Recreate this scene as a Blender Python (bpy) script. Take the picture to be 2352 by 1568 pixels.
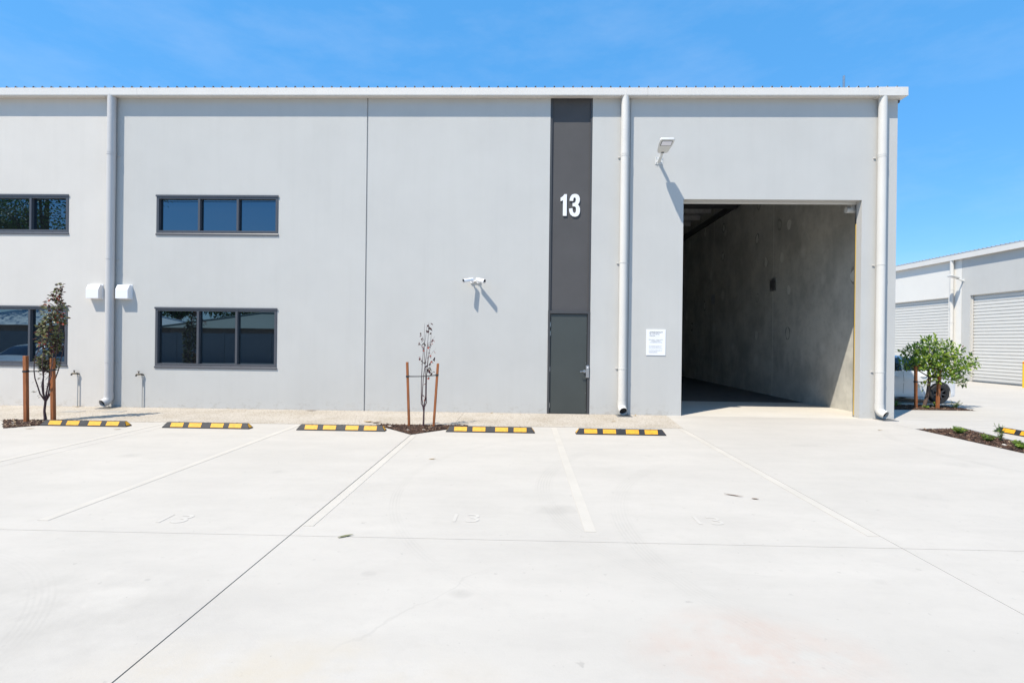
import bpy, bmesh, math, random
from mathutils import Vector, Matrix
R = math.radians
random.seed(7)
for o in list(bpy.data.objects): bpy.data.objects.remove(o, do_unlink=True)
S = bpy.context.scene
C = S.collection

# ------------------------------------------------------------------ camera, sky, sun, exposure
cam_d = bpy.data.cameras.new('camera'); cam = bpy.data.objects.new('camera', cam_d); C.objects.link(cam)
cam_d.sensor_width = 36.0; cam_d.lens = 36.0 * 1130 / 2352; cam_d.clip_start = 0.05; cam_d.clip_end = 3000
cam.matrix_world = (Matrix.Translation((0, 0, 1.7)) @ Matrix.Rotation(R(1.3355), 4, 'Z') @ Matrix.Rotation(R(-0.054), 4, 'X')
                    @ Matrix.Rotation(R(90), 4, 'X') @ Matrix.Rotation(R(0.676), 4, 'Z'))
S.camera = cam
SUN = Vector((0.43, 0.42, -1.0)).normalized()        # the way the light travels
W = bpy.data.worlds.new('World'); S.world = W; W.use_nodes = True
nt = W.node_tree; nt.nodes.clear()
n_out = nt.nodes.new('ShaderNodeOutputWorld'); n_bg = nt.nodes.new('ShaderNodeBackground'); n_sky = nt.nodes.new('ShaderNodeTexSky')
n_sky.sky_type = 'NISHITA'; n_sky.sun_disc = False
n_sky.sun_elevation = math.asin(-SUN.z)
n_sky.sun_rotation = math.atan2(-SUN.x, -SUN.y) % (2 * math.pi)
n_sky.altitude = 0; n_sky.air_density = 1.0; n_sky.dust_density = 0.2; n_sky.ozone_density = 1.6
n_bg.inputs['Strength'].default_value = 0.112
# thin high cirrus, the same all round the sky
tc = nt.nodes.new('ShaderNodeTexCoord'); mp = nt.nodes.new('ShaderNodeMapping'); mp.inputs['Scale'].default_value = (1.4, 1.4, 4.0)
mp.inputs['Rotation'].default_value = (0.3, 0.5, 0.4)
nz = nt.nodes.new('ShaderNodeTexNoise'); nz.inputs['Scale'].default_value = 2.2; nz.inputs['Detail'].default_value = 7; nz.inputs['Roughness'].default_value = 0.62
rp = nt.nodes.new('ShaderNodeValToRGB'); rp.color_ramp.elements[0].position = 0.47; rp.color_ramp.elements[1].position = 0.85
rp.color_ramp.elements[0].color = (0, 0, 0, 1); rp.color_ramp.elements[1].color = (0.16, 0.16, 0.16, 1)
mx = nt.nodes.new('ShaderNodeMix'); mx.data_type = 'RGBA'; mx.inputs[7].default_value = (6.0, 6.6, 7.6, 1)
L = nt.links.new
L(tc.outputs['Generated'], mp.inputs['Vector']); L(mp.outputs['Vector'], nz.inputs['Vector']); L(nz.outputs['Fac'], rp.inputs['Fac'])
hs = nt.nodes.new('ShaderNodeHueSaturation'); hs.inputs['Saturation'].default_value = 1.28; hs.inputs['Value'].default_value = 1.30
hz = nt.nodes.new('ShaderNodeMix'); hz.data_type = 'RGBA'; hz.inputs[0].default_value = 0.55; hz.inputs[7].default_value = (0.85, 3.55, 7.6, 1)
L(rp.outputs['Color'], mx.inputs[0]); L(n_sky.outputs['Color'], hs.inputs['Color']); L(hs.outputs['Color'], hz.inputs[6]); L(hz.outputs[2], mx.inputs[6]); L(mx.outputs[2], n_bg.inputs['Color']); L(n_bg.outputs['Background'], n_out.inputs['Surface'])
sd = bpy.data.lights.new('sun', 'SUN'); sd.energy = 5.0; sd.angle = R(0.5); sd.color = (1.0, 0.925, 0.80)
so = bpy.data.objects.new('sun', sd); C.objects.link(so); so.rotation_euler = SUN.to_track_quat('-Z', 'Y').to_euler(); so.location = (-20, -20, 40)
vs = S.view_settings; vs.view_transform = 'Standard'; vs.look = 'None'; vs.gamma = 1; vs.use_curve_mapping = False; vs.exposure = 0.42

# ------------------------------------------------------------------ materials
MATS = {}
def mat(name, col, rough=0.6, var=0.0, vscale=3.0, bump=0.0, bscale=40.0, metal=0.0, spec=0.5, col2=None, stretch=None, coat=0.0):
    m = bpy.data.materials.new(name); m.use_nodes = True; MATS[name] = m
    t = m.node_tree; b = t.nodes['Principled BSDF']; l = t.links.new
    b.inputs['Base Color'].default_value = (*col, 1); b.inputs['Roughness'].default_value = rough
    b.inputs['Metallic'].default_value = metal; b.inputs['Specular IOR Level'].default_value = spec; b.inputs['Coat Weight'].default_value = coat
    if var or bump:
        g = t.nodes.new('ShaderNodeNewGeometry'); mp = t.nodes.new('ShaderNodeMapping'); l(g.outputs['Position'], mp.inputs['Vector'])
        if stretch: mp.inputs['Scale'].default_value = stretch
    if var:
        n = t.nodes.new('ShaderNodeTexNoise'); n.inputs['Scale'].default_value = vscale; n.inputs['Detail'].default_value = 8; n.inputs['Roughness'].default_value = 0.6
        l(mp.outputs['Vector'], n.inputs['Vector'])
        x = t.nodes.new('ShaderNodeMix'); x.data_type = 'RGBA'
        c2 = col2 or tuple(min(1, c * (1 + var)) for c in col)
        x.inputs[6].default_value = (*[c * (1 - var) for c in col], 1) if not col2 else (*col, 1); x.inputs[7].default_value = (*c2, 1)
        r = t.nodes.new('ShaderNodeMapRange'); r.inputs[1].default_value = 0.3; r.inputs[2].default_value = 0.7; r.clamp = True
        l(n.outputs['Fac'], r.inputs[0]); l(r.outputs[0], x.inputs[0]); l(x.outputs[2], b.inputs['Base Color'])
    if bump:
        n2 = t.nodes.new('ShaderNodeTexNoise'); n2.inputs['Scale'].default_value = bscale; n2.inputs['Detail'].default_value = 4
        l(mp.outputs['Vector'], n2.inputs['Vector'])
        bp = t.nodes.new('ShaderNodeBump'); bp.inputs['Strength'].default_value = bump; bp.inputs['Distance'].default_value = 0.01
        l(n2.outputs['Fac'], bp.inputs['Height']); l(bp.outputs['Normal'], b.inputs['Normal'])
    return m
def M(n): return MATS[n]
def wall_wear(m):                                        # splash marks at the foot, faint water streaks
    t = m.node_tree; b = t.nodes['Principled BSDF']; l = t.links.new; N = t.nodes.new; src = b.inputs['Base Color'].links[0].from_socket
    g = N('ShaderNodeNewGeometry'); sp = N('ShaderNodeSeparateXYZ'); l(g.outputs['Position'], sp.inputs[0])
    def nz(sc, st, lo, hi, top):
        mp = N('ShaderNodeMapping'); mp.inputs['Scale'].default_value = st; l(g.outputs['Position'], mp.inputs['Vector']); n = N('ShaderNodeTexNoise'); n.inputs['Scale'].default_value = sc; n.inputs['Detail'].default_value = 7; n.inputs['Roughness'].default_value = .7; l(mp.outputs['Vector'], n.inputs['Vector'])
        r = N('ShaderNodeMapRange'); r.inputs[1].default_value = lo; r.inputs[2].default_value = hi; r.inputs[4].default_value = top; l(n.outputs['Fac'], r.inputs[0]); return r.outputs[0]
    def mul(f, col):
        nonlocal src
        x = N('ShaderNodeMix'); x.data_type = 'RGBA'; x.blend_type = 'MULTIPLY'; x.inputs[7].default_value = (*col, 1); l(f, x.inputs[0]); l(src, x.inputs[6]); src = x.outputs[2]
    mul(nz(1.0, (5, 5, .22), .48, .78, .45), (.93, .93, .925)); mul(nz(.55, (1, 1, 1), .45, .65, .3), (.955, .96, .965))
    z = N('ShaderNodeMapRange'); z.inputs[1].default_value = 0.02; z.inputs[2].default_value = .30; z.inputs[3].default_value = 1; z.inputs[4].default_value = 0; l(sp.outputs[2], z.inputs[0])
    k = N('ShaderNodeMath'); k.operation = 'MULTIPLY'; l(z.outputs[0], k.inputs[0]); l(nz(9, (1, 1, 1.6), .52, .72, .9), k.inputs[1]); mul(k.outputs[0], (.74, .70, .64)); l(src, b.inputs['Base Color'])
def leafy_shader(m, k=0.35):
    t = m.node_tree; b = t.nodes['Principled BSDF']; o = t.nodes['Material Output']; tr = t.nodes.new('ShaderNodeBsdfTranslucent'); mx_ = t.nodes.new('ShaderNodeMixShader'); mx_.inputs[0].default_value = k
    src = b.inputs['Base Color'].links[0].from_socket; t.links.new(src, tr.inputs['Color']); t.links.new(b.outputs[0], mx_.inputs[1]); t.links.new(tr.outputs[0], mx_.inputs[2]); t.links.new(mx_.outputs[0], o.inputs['Surface'])
mat('wall_grey', (0.495, 0.488, 0.467), 0.85, 0.03, 0.9, 0.25, 120)
mat('wall_white', (0.59, 0.56, 0.52), 0.85, 0.03, 0.9, 0.25, 120)
mat('wall_bright', (0.70, 0.675, 0.63), 0.85, 0.02, 0.9, 0.2, 120)
mat('pipe_grey', (0.50, 0.485, 0.475), 0.5, 0.03, 2.0)
for q in ('wall_grey', 'wall_white'): wall_wear(M(q))
mat('pipe_white', (0.60, 0.58, 0.545), 0.45, 0.03, 2.0)
mat('gutter_white', (0.66, 0.625, 0.58), 0.4, 0.03, 2.0)
mat('roof_metal', (0.50, 0.50, 0.50), 0.4, 0.05, 2.0, metal=0.3)
mat('charcoal_wall', (0.068, 0.066, 0.068), 0.8, 0.08, 1.5, 0.3, 120)
mat('charcoal_trim', (0.055, 0.055, 0.058), 0.5, 0.05, 3.0)
mat('door_paint', (0.050, 0.057, 0.054), 0.45, 0.08, 1.2, 0.05, 60)
mat('frame_grey', (0.068, 0.072, 0.084), 0.4, 0.05, 4.0)
mat('black', (0.012, 0.012, 0.013), 0.6)
mat('slot_black', (0.01, 0.01, 0.01), 0.7)
mat('steel', (0.55, 0.55, 0.56), 0.25, 0.1, 12, metal=1.0)
mat('galv', (0.42, 0.43, 0.44), 0.35, 0.15, 6, metal=0.9)
mat('purlin_zinc', (0.62, 0.62, 0.62), 0.35, 0.15, 6, metal=0.4)
mat('bounce_white', (0.80, 0.79, 0.76), 0.7, 0.03, 2)  # white put on the unseen bay walls to bounce light inside
mat('grout', (0.66, 0.645, 0.58), 0.8, 0.12, 9)
mat('grout_dark', (0.30, 0.29, 0.25), 0.8, 0.12, 9)
mat('white_paint', (0.78, 0.78, 0.79), 0.4)
mat('white_plastic', (0.80, 0.80, 0.81), 0.35)
mat('light_grey_cast', (0.60, 0.60, 0.58), 0.45, 0.04, 8)
mat('lamp_lens', (0.75, 0.75, 0.82), 0.2)
mat('brass', (0.10, 0.085, 0.065), 0.45, 0.2, 40, metal=0.7)
mat('rubber', (0.014, 0.014, 0.016), 0.6, 0.5, 6, 0.3, 60)
mat('yellow_pad', (0.68, 0.325, 0.010), 0.55, 0.18, 22, 0.2, 120)
mat('yellow_paint', (0.80, 0.50, 0.02), 0.45, 0.05, 5)
mat('orange_strip', (0.62, 0.42, 0.10), 0.5)
mat('red_band', (0.7, 0.05, 0.02), 0.4)
mat('timber', (0.29, 0.095, 0.028), 0.7, 0.35, 9, 0.4, 50, stretch=(6, 6, 0.5))
mat('strap', (0.02, 0.02, 0.022), 0.6)
mat('bark_brown', (0.10, 0.065, 0.05), 0.9, 0.35, 30, 0.6, 60)
mat('bark_purple', (0.07, 0.04, 0.045), 0.85, 0.35, 30, 0.5, 60)
mat('leaf_green', (0.12, 0.14, 0.05), 0.5, 0.3, 5)
mat('leaf_olive', (0.26, 0.26, 0.13), 0.45, 0.3, 5)
mat('leaf_dark', (0.065, 0.05, 0.035), 0.5, 0.3, 5)
mat('leaf_purple', (0.075, 0.022, 0.024), 0.5, 0.3, 5)
mat('leaf_red', (0.33, 0.06, 0.035), 0.5, 0.3, 5)
mat('leaf_bright', (0.30, 0.40, 0.05), 0.45, 0.35, 4)
mat('leaf_mid', (0.13, 0.24, 0.03), 0.45, 0.35, 4)
mat('leaf_deep', (0.05, 0.11, 0.02), 0.5, 0.35, 4)
mat('leaf_dry', (0.34, 0.24, 0.11), 0.8, 0.3, 20)
mat('leaf_dry_dark', (0.13, 0.08, 0.05), 0.8, 0.3, 20)
for q in ('leaf_green', 'leaf_olive', 'leaf_dark', 'leaf_purple', 'leaf_red', 'leaf_bright', 'leaf_mid', 'leaf_deep'): leafy_shader(M(q))
mat('mulch_soil', (0.045, 0.027, 0.018), 0.95, 0.5, 18, 0.8, 40)
mat('mulch_dark', (0.045, 0.026, 0.018), 0.9, 0.4, 25)
mat('mulch_mid', (0.11, 0.058, 0.036), 0.9, 0.4, 25)
mat('mulch_pale', (0.42, 0.31, 0.20), 0.9, 0.3, 25)
mat('stone_pale', (0.65, 0.60, 0.52), 0.8, 0.1, 20)
mat('kerb_concrete', (0.42, 0.41, 0.39), 0.9, 0.15, 4, 0.3, 60)
mat('subbase', (0.10, 0.095, 0.09), 0.95, 0.2, 3)
mat('earth', (0.32, 0.29, 0.25), 0.95, 0.2, 0.4)
mat('cover_grey', (0.33, 0.31, 0.28), 0.8, 0.15, 20, 0.3, 80)
mat('car_white', (0.72, 0.72, 0.73), 0.25, coat=0.6)
mat('car_glass', (0.012, 0.016, 0.03), 0.03, spec=0.8)
mat('tyre', (0.022, 0.022, 0.023), 0.8, 0.2, 20)
mat('rim_black', (0.03, 0.03, 0.032), 0.4)
mat('trim_black', (0.015, 0.015, 0.016), 0.5)
mat('lamp_red', (0.4, 0.02, 0.02), 0.2)
mat('shutter', (0.60, 0.585, 0.55), 0.5, 0.02, 2)
mat('fence_grey', (0.20, 0.21, 0.22), 0.8, 0.08, 1.0)
mat('house_brick', (0.30, 0.20, 0.15), 0.9, 0.2, 4)
mat('roof_green', (0.17, 0.20, 0.17), 0.7, 0.08, 2, 0.3, 12)
mat('roof_white', (0.72, 0.72, 0.70), 0.5, 0.05, 2)
mat('roof_pale', (0.42, 0.52, 0.50), 0.5, 0.05, 2, 0.3, 12)
mat('wire', (0.03, 0.03, 0.03), 0.6)
mat('print_black', (0.03, 0.03, 0.03), 0.7)
mat('print_grey', (0.22, 0.23, 0.24), 0.7)
mat('print_pale', (0.42, 0.43, 0.45), 0.7)

def glass_mat(name):
    m = bpy.data.materials.new(name); m.use_nodes = True; MATS[name] = m
    t = m.node_tree; b = t.nodes['Principled BSDF']
    b.inputs['Base Color'].default_value = (0.006, 0.008, 0.010, 1); b.inputs['Roughness'].default_value = 0.0
    b.inputs['IOR'].default_value = 2.5; b.inputs['Specular IOR Level'].default_value = 0.5
    b.inputs['Specular Tint'].default_value = (0.55, 0.80, 1.0, 1)
    g = t.nodes.new('ShaderNodeNewGeometry'); n = t.nodes.new('ShaderNodeTexNoise'); n.inputs['Scale'].default_value = 1.1; n.inputs['Detail'].default_value = 1
    bp = t.nodes.new('ShaderNodeBump'); bp.inputs['Strength'].default_value = 0.010; bp.inputs['Distance'].default_value = 0.05
    t.links.new(g.outputs['Position'], n.inputs['Vector']); t.links.new(n.outputs['Fac'], bp.inputs['Height']); t.links.new(bp.outputs['Normal'], b.inputs['Normal'])
glass_mat('window_glass')

def concrete(name, base, stains=True, scale=1.0):
    m = bpy.data.materials.new(name); m.use_nodes = True; MATS[name] = m
    t = m.node_tree; b = t.nodes['Principled BSDF']; l = t.links.new; N = t.nodes.new
    b.inputs['Roughness'].default_value = 0.8; b.inputs['Specular IOR Level'].default_value = 0.35
    g = N('ShaderNodeNewGeometry'); pos = g.outputs['Position']
    def noise(sc, det=6, ro=0.6, stretch=None, off=0):
        mp = N('ShaderNodeMapping'); l(pos, mp.inputs['Vector']); mp.inputs['Location'].default_value = (off, off * 1.7, 0)
        if stretch: mp.inputs['Scale'].default_value = stretch
        n = N('ShaderNodeTexNoise'); n.inputs['Scale'].default_value = sc; n.inputs['Detail'].default_value = det; n.inputs['Roughness'].default_value = ro
        l(mp.outputs['Vector'], n.inputs['Vector']); return n.outputs['Fac']
    def rng(v, a, bb, c, d):
        r = N('ShaderNodeMapRange'); r.clamp = True
        for i, q in enumerate((a, bb, c, d)): r.inputs[i + 1].default_value = q
        l(v, r.inputs[0]); return r.outputs[0]
    def math_(op, a, bb=None):
        x = N('ShaderNodeMath'); x.operation = op
        for i, q in enumerate((a, bb)):
            if q is None: continue
            if isinstance(q, (int, float)): x.inputs[i].default_value = q
            else: l(q, x.inputs[i])
        return x.outputs[0]
    def mixc(fac, a, bb):
        x = N('ShaderNodeMix'); x.data_type = 'RGBA'
        for i, q in ((0, fac), (6, a), (7, bb)):
            if isinstance(q, tuple): x.inputs[i].default_value = (*q, 1)
            elif isinstance(q, float): x.inputs[i].default_value = q
            else: l(q, x.inputs[i])
        return x.outputs[2]
    d = lambda k: tuple(c * k for c in base)
    c = mixc(rng(noise(0.35, 5, 0.6), 0.35, 0.68, 0, 1), d(1.035), d(0.955))
    c = mixc(rng(noise(1.6, 8, 0.68, (0.45, 1.0, 1), 3), 0.40, 0.72, 0, 0.75), c, d(0.88))
    c = mixc(rng(noise(0.9, 9, 0.75, (0.25, 1.6, 1), 31), 0.52, 0.72, 0, 0.5), c, d(1.07))
    c = mixc(rng(noise(14, 2, 0.5, None, 40), 0.70, 0.76, 0, 0.5), c, d(0.66))
    c = mixc(rng(noise(7, 8, 0.7, None, 9), 0.52, 0.75, 0, 0.32), c, d(0.84))
    c = mixc(rng(noise(90, 3, 0.6), 0.60, 0.75, 0, 0.35), c, d(0.78))
    if stains:
        sx = N('ShaderNodeSeparateXYZ'); l(pos, sx.inputs[0]); X, Y = sx.outputs[0], sx.outputs[1]
        def blob(x, y, rx, ry, seed):
            dx = math_('DIVIDE', math_('SUBTRACT', X, x), rx); dy = math_('DIVIDE', math_('SUBTRACT', Y, y), ry)
            r2 = math_('ADD', math_('MULTIPLY', dx, dx), math_('MULTIPLY', dy, dy))
            fall = rng(r2, 0.0, 1.0, 1.0, 0.0)
            return math_('MULTIPLY', fall, rng(noise(2.4, 7, 0.65, None, seed), 0.38, 0.66, 0, 1))
        c = mixc(math_('MULTIPLY', blob(1.30, 2.70, 0.75, 0.55, 2), 0.95), c, (base[0] * 0.97, base[1] * 0.80, base[2] * 0.74))
        c = mixc(math_('MULTIPLY', blob(-1.2, 2.45, 1.2, 0.4, 5), 0.7), c, (base[0] * 0.99, base[1] * 0.93, base[2] * 0.82))
        c = mixc(math_('MULTIPLY', blob(-3.0, 2.9, 1.6, 0.8, 11), 0.8), c, d(0.80))
        c = mixc(math_('MULTIPLY', blob(0.35, 5.0, 0.35, 0.16, 14), 0.8), c, d(0.74))
        for bx, by, br, bs in ((-5.6, 6.9, .22, 33), (-3.1, 6.2, .16, 34), (1.9, 7.4, .2, 35), (-0.4, 3.3, .10, 36), (4.6, 5.6, .25, 37), (6.3, 7.2, .3, 38), (2.6, 3.6, .08, 39), (-1.1, 3.55, .07, 41)): c = mixc(math_('MULTIPLY', blob(bx, by, br, br * .7, bs), 0.55), c, d(0.70))
        c = mixc(rng(noise(38, 2, 0.5, None, 51), 0.74, 0.79, 0, 0.6), c, d(0.5))
        c = mixc(math_('MULTIPLY', blob(4.9, 8.4, 0.5, 0.16, 15), 0.8), c, d(0.80))
        def ring(x, y, r, w, lo, hi, k):                     # tyre arcs
            dx = math_('SUBTRACT', X, x); dy = math_('SUBTRACT', Y, y)
            rr = math_('SQRT', math_('ADD', math_('MULTIPLY', dx, dx), math_('MULTIPLY', dy, dy)))
            e = rng(math_('ABSOLUTE', math_('SUBTRACT', rr, r)), w * 0.7, w, 1, 0)
            tread = rng(math_('SINE', math_('MULTIPLY', rr, 190.0)), -0.2, 0.5, 0.25, 1)
            gate = math_('MULTIPLY', rng(Y, lo, lo + 1.2, 0, 1), rng(Y, hi - 1.2, hi, 1, 0))
            sid = rng(dx, -0.3, 0.0, 1, 0) if k < 0 else rng(dx, 0.0, 0.3, 0, 1)
            brk = rng(noise(1.3, 5, 0.6, None, x + r), 0.36, 0.6, 0.1, 1)
            f = math_('MULTIPLY', math_('MULTIPLY', e, tread), math_('MULTIPLY', gate, math_('MULTIPLY', sid, brk)))
            return math_('MULTIPLY', f, abs(k))
        for q in ((3.3, 5.6, 3.05, 0.11, 2.6, 8.6, -0.28), (4.0, 4.6, 3.05, 0.11, 2.2, 7.6, -0.24), (1.9, 5.8, 3.3, 0.06, 3.0, 8.8, -0.25),
                  (-4.6, 1.8, 2.0, 0.10, 0.6, 4.0, 0.3), (-5.4, 1.6, 2.2, 0.10, 0.6, 4.0, 0.3), (10.2, 8.0, 3.6, 0.1, 5.5, 10.5, -0.3)):
            c = mixc(ring(*q), c, d(0.70))
        # hairline cracks
        v = N('ShaderNodeTexVoronoi'); v.feature = 'DISTANCE_TO_EDGE'; v.inputs['Scale'].default_value = 0.33
        mp = N('ShaderNodeMapping'); mp.inputs['Scale'].default_value = (1, 0.55, 1); mp.inputs['Location'].default_value = (0.37, 0.1, 0)
        nn = N('ShaderNodeTexNoise'); nn.inputs['Scale'].default_value = 2.2; nn.inputs['Detail'].default_value = 5; l(pos, nn.inputs['Vector'])
        ad = N('ShaderNodeVectorMath'); ad.operation = 'MULTIPLY_ADD'; l(nn.outputs['Color'], ad.inputs[0]); ad.inputs[1].default_value = (0.35, 0.35, 0); l(pos, ad.inputs[2])
        l(ad.outputs[0], mp.inputs['Vector']); l(mp.outputs['Vector'], v.inputs['Vector'])
        ck = math_('MULTIPLY', rng(v.outputs['Distance'], 0.0, 0.0022, 1, 0), rng(noise(0.5, 3, 0.6, None, 21), 0.56, 0.66, 0, 0.22))
        c = mixc(ck, c, d(0.62))
    l(c, b.inputs['Base Color'])
    bp = N('ShaderNodeBump'); bp.inputs['Strength'].default_value = 0.25; bp.inputs['Distance'].default_value = 0.004
    l(noise(55, 6, 0.7), bp.inputs['Height']); l(bp.outputs['Normal'], b.inputs['Normal'])
    return m
concrete('yard_concrete', (0.447, 0.415, 0.372))
concrete('floor_concrete', (0.52, 0.485, 0.43), False)

def speckle(name, a, bcol, dark):
    m = bpy.data.materials.new(name); m.use_nodes = True; MATS[name] = m
    t = m.node_tree; b = t.nodes['Principled BSDF']; l = t.links.new; N = t.nodes.new; b.inputs['Roughness'].default_value = 0.9
    g = N('ShaderNodeNewGeometry'); v = N('ShaderNodeTexVoronoi'); v.inputs['Scale'].default_value = 55; l(g.outputs['Position'], v.inputs['Vector'])
    hs = N('ShaderNodeSeparateColor'); l(v.outputs['Color'], hs.inputs[0])
    r = N('ShaderNodeValToRGB'); e = r.color_ramp.elements; e[0].position = 0; e[0].color = (*dark, 1); e[1].position = 1; e[1].color = (*bcol, 1)
    k = e.new(0.22); k.color = (*a, 1)
    l(hs.outputs[0], r.inputs['Fac'])
    n = N('ShaderNodeTexNoise'); n.inputs['Scale'].default_value = 1.3; n.inputs['Detail'].default_value = 7; l(g.outputs['Position'], n.inputs['Vector'])
    x = N('ShaderNodeMix'); x.data_type = 'RGBA'; x.blend_type = 'MULTIPLY'; x.inputs[7].default_value = (0.86, 0.84, 0.80, 1); mr = N('ShaderNodeMapRange'); mr.inputs[1].default_value = .42; mr.inputs[2].default_value = .68
    l(n.outputs['Fac'], mr.inputs[0]); l(mr.outputs[0], x.inputs[0]); l(r.outputs['Color'], x.inputs[6]); l(x.outputs[2], b.inputs['Base Color'])
    bp = N('ShaderNodeBump'); bp.inputs['Strength'].default_value = 0.5; bp.inputs['Distance'].default_value = 0.006; l(v.outputs['Distance'], bp.inputs['Height']); l(bp.outputs['Normal'], b.inputs['Normal'])
speckle('aggregate', (0.375, 0.33, 0.275), (0.47, 0.425, 0.365), (0.23, 0.185, 0.14))

def precast(name):                                   # bare tilt-up concrete inside the unit
    m = bpy.data.materials.new(name); m.use_nodes = True; MATS[name] = m
    t = m.node_tree; b = t.nodes['Principled BSDF']; l = t.links.new; N = t.nodes.new; b.inputs['Roughness'].default_value = 0.75
    g = N('ShaderNodeNewGeometry'); P = g.outputs['Position']
    def mix(f, a, c):
        x = N('ShaderNodeMix'); x.data_type = 'RGBA'; l(f, x.inputs[0])
        for i, q in ((6, a), (7, c)):
            if isinstance(q, tuple): x.inputs[i].default_value = (*q, 1)
            else: l(q, x.inputs[i])
        return x.outputs[2]
    def nz(sc, lo, hi, top, stretch=None):
        mp = N('ShaderNodeMapping'); l(P, mp.inputs['Vector'])
        if stretch: mp.inputs['Scale'].default_value = stretch
        n = N('ShaderNodeTexNoise'); n.inputs['Scale'].default_value = sc; n.inputs['Detail'].default_value = 8; n.inputs['Roughness'].default_value = 0.65; l(mp.outputs['Vector'], n.inputs['Vector'])
        r = N('ShaderNodeMapRange'); r.inputs[1].default_value = lo; r.inputs[2].default_value = hi; r.inputs[4].default_value = top; l(n.outputs['Fac'], r.inputs[0]); return r.outputs[0]
    c = mix(nz(0.7, 0.42, 0.6, 1), (0.56, 0.54, 0.48), (0.41, 0.40, 0.36))
    c = mix(nz(2.2, 0.45, 0.75, 0.6, (1, 1, 0.35)), c, (0.64, 0.62, 0.56))
    c = mix(nz(6, 0.5, 0.8, 0.5), c, (0.31, 0.30, 0.26))
    v = N('ShaderNodeTexVoronoi'); v.inputs['Scale'].default_value = 0.75; mp = N('ShaderNodeMapping'); mp.inputs['Scale'].default_value = (0.1, 1, 0.8); l(P, mp.inputs['Vector']); l(mp.outputs['Vector'], v.inputs['Vector'])
    r = N('ShaderNodeMapRange'); r.inputs[1].default_value = 0.10; r.inputs[2].default_value = 0.17; r.inputs[3].default_value = 0.55; r.inputs[4].default_value = 0; l(v.outputs['Distance'], r.inputs[0])
    c = mix(r.outputs[0], c, (0.70, 0.68, 0.62))
    l(c, b.inputs['Base Color'])
precast('precast')

# ------------------------------------------------------------------ mesh helpers
class MB:
    def __init__(self, mtx=None): self.v = []; self.f = []; self.mi = []; self.m = mtx
    def add(self, vs, fs, mi=0):
        k = len(self.v); self.v += [tuple(self.m @ Vector(q)) if self.m else tuple(q) for q in vs]
        self.f += [tuple(i + k for i in f) for f in fs]; self.mi += [mi] * len(fs); return self
    def box(self, x0, x1, y0, y1, z0, z1, mi=0):
        return self.add([(x0, y0, z0), (x1, y0, z0), (x1, y1, z0), (x0, y1, z0), (x0, y0, z1), (x1, y0, z1), (x1, y1, z1), (x0, y1, z1)],
                        [(3, 2, 1, 0), (4, 5, 6, 7), (0, 1, 5, 4), (1, 2, 6, 5), (2, 3, 7, 6), (3, 0, 4, 7)], mi)
    def prism(self, poly, a, b, axis='z', mi=0):     # poly in (x,y) / (x,z) / (y,z), extruded from a to b
        n = len(poly)
        def p(q, h): return {'z': (q[0], q[1], h), 'y': (q[0], h, q[1]), 'x': (h, q[0], q[1])}[axis]
        vs = [p(q, a) for q in poly] + [p(q, b) for q in poly]
        return self.add(vs, [tuple(range(n))[::-1], tuple(range(n, 2 * n))] + [(i, (i + 1) % n, n + (i + 1) % n, n + i) for i in range(n)], mi)
    def tube(self, pts, r, n=12, cap=True, mi=0):
        pts = [Vector(p) for p in pts]; rs = r if isinstance(r, (list, tuple)) else [r] * len(pts)
        vs = []; fs = []; up = None
        for i, p in enumerate(pts):
            d = (pts[min(i + 1, len(pts) - 1)] - pts[max(i - 1, 0)]).normalized()
            if up is None: up = d.orthogonal().normalized()
            up = (up - d * up.dot(d)).normalized(); s = d.cross(up)
            for k in range(n):
                a = 2 * math.pi * k / n; vs.append(p + (up * math.cos(a) + s * math.sin(a)) * rs[i])
        for i in range(len(pts) - 1):
            for k in range(n):
                q = (k + 1) % n; fs.append((i * n + k, i * n + q, (i + 1) * n + q, (i + 1) * n + k))
        if cap: fs += [tuple(range(n))[::-1], tuple((len(pts) - 1) * n + k for k in range(n))]
        return self.add(vs, fs, mi)
    def build(self, name, m, parent=None, bevel=0.0, smooth=False, fix=True, seg=2):
        me = bpy.data.meshes.new(name)
        org = Vector((0, 0, 0))
        if parent is not None and not parent.get('_local'):
            org = Vector(parent.get('_org', (0, 0, 0)))
        me.from_pydata([tuple(Vector(q) - org) for q in self.v], [], self.f)
        ms = m if isinstance(m, (list, tuple)) else [m]
        for q in ms: me.materials.append(M(q))
        me.polygons.foreach_set('material_index', self.mi)
        if fix or bevel:
            bm = bmesh.new(); bm.from_mesh(me)
            if fix: bmesh.ops.recalc_face_normals(bm, faces=bm.faces)
            if bevel: bmesh.ops.bevel(bm, geom=[e for e in bm.edges if len(e.link_faces) == 2 and e.calc_face_angle(0) > 0.5], offset=bevel, segments=seg, affect='EDGES', profile=0.5, clamp_overlap=True)
            bm.to_mesh(me); bm.free()
        if smooth:
            me.polygons.foreach_set('use_smooth', [True] * len(me.polygons)); me.set_sharp_from_angle(angle=R(40))
        o = bpy.data.objects.new(name, me); C.objects.link(o)
        if parent is not None:
            o.parent = parent
            if '_org' in parent: o['_org'] = parent['_org']
            if parent.get('_local'): o['_local'] = 1
        return o
def tag(o, label=None, cat=None, group=None, kind=None):
    for k, q in (('label', label), ('category', cat), ('group', group), ('kind', kind)):
        if q: o[k] = q
    return o
def thing(name, loc, label, cat, group=None, rz=0.0, local=False):   # local: parts are written in the thing's own coordinates
    o = bpy.data.objects.new(name, None); C.objects.link(o); o.location = loc; o.rotation_euler = (0, 0, rz); o.empty_display_size = 0.2
    if local: o['_local'] = 1
    else: o['_org'] = tuple(loc)
    return tag(o, label, cat, group)
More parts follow.
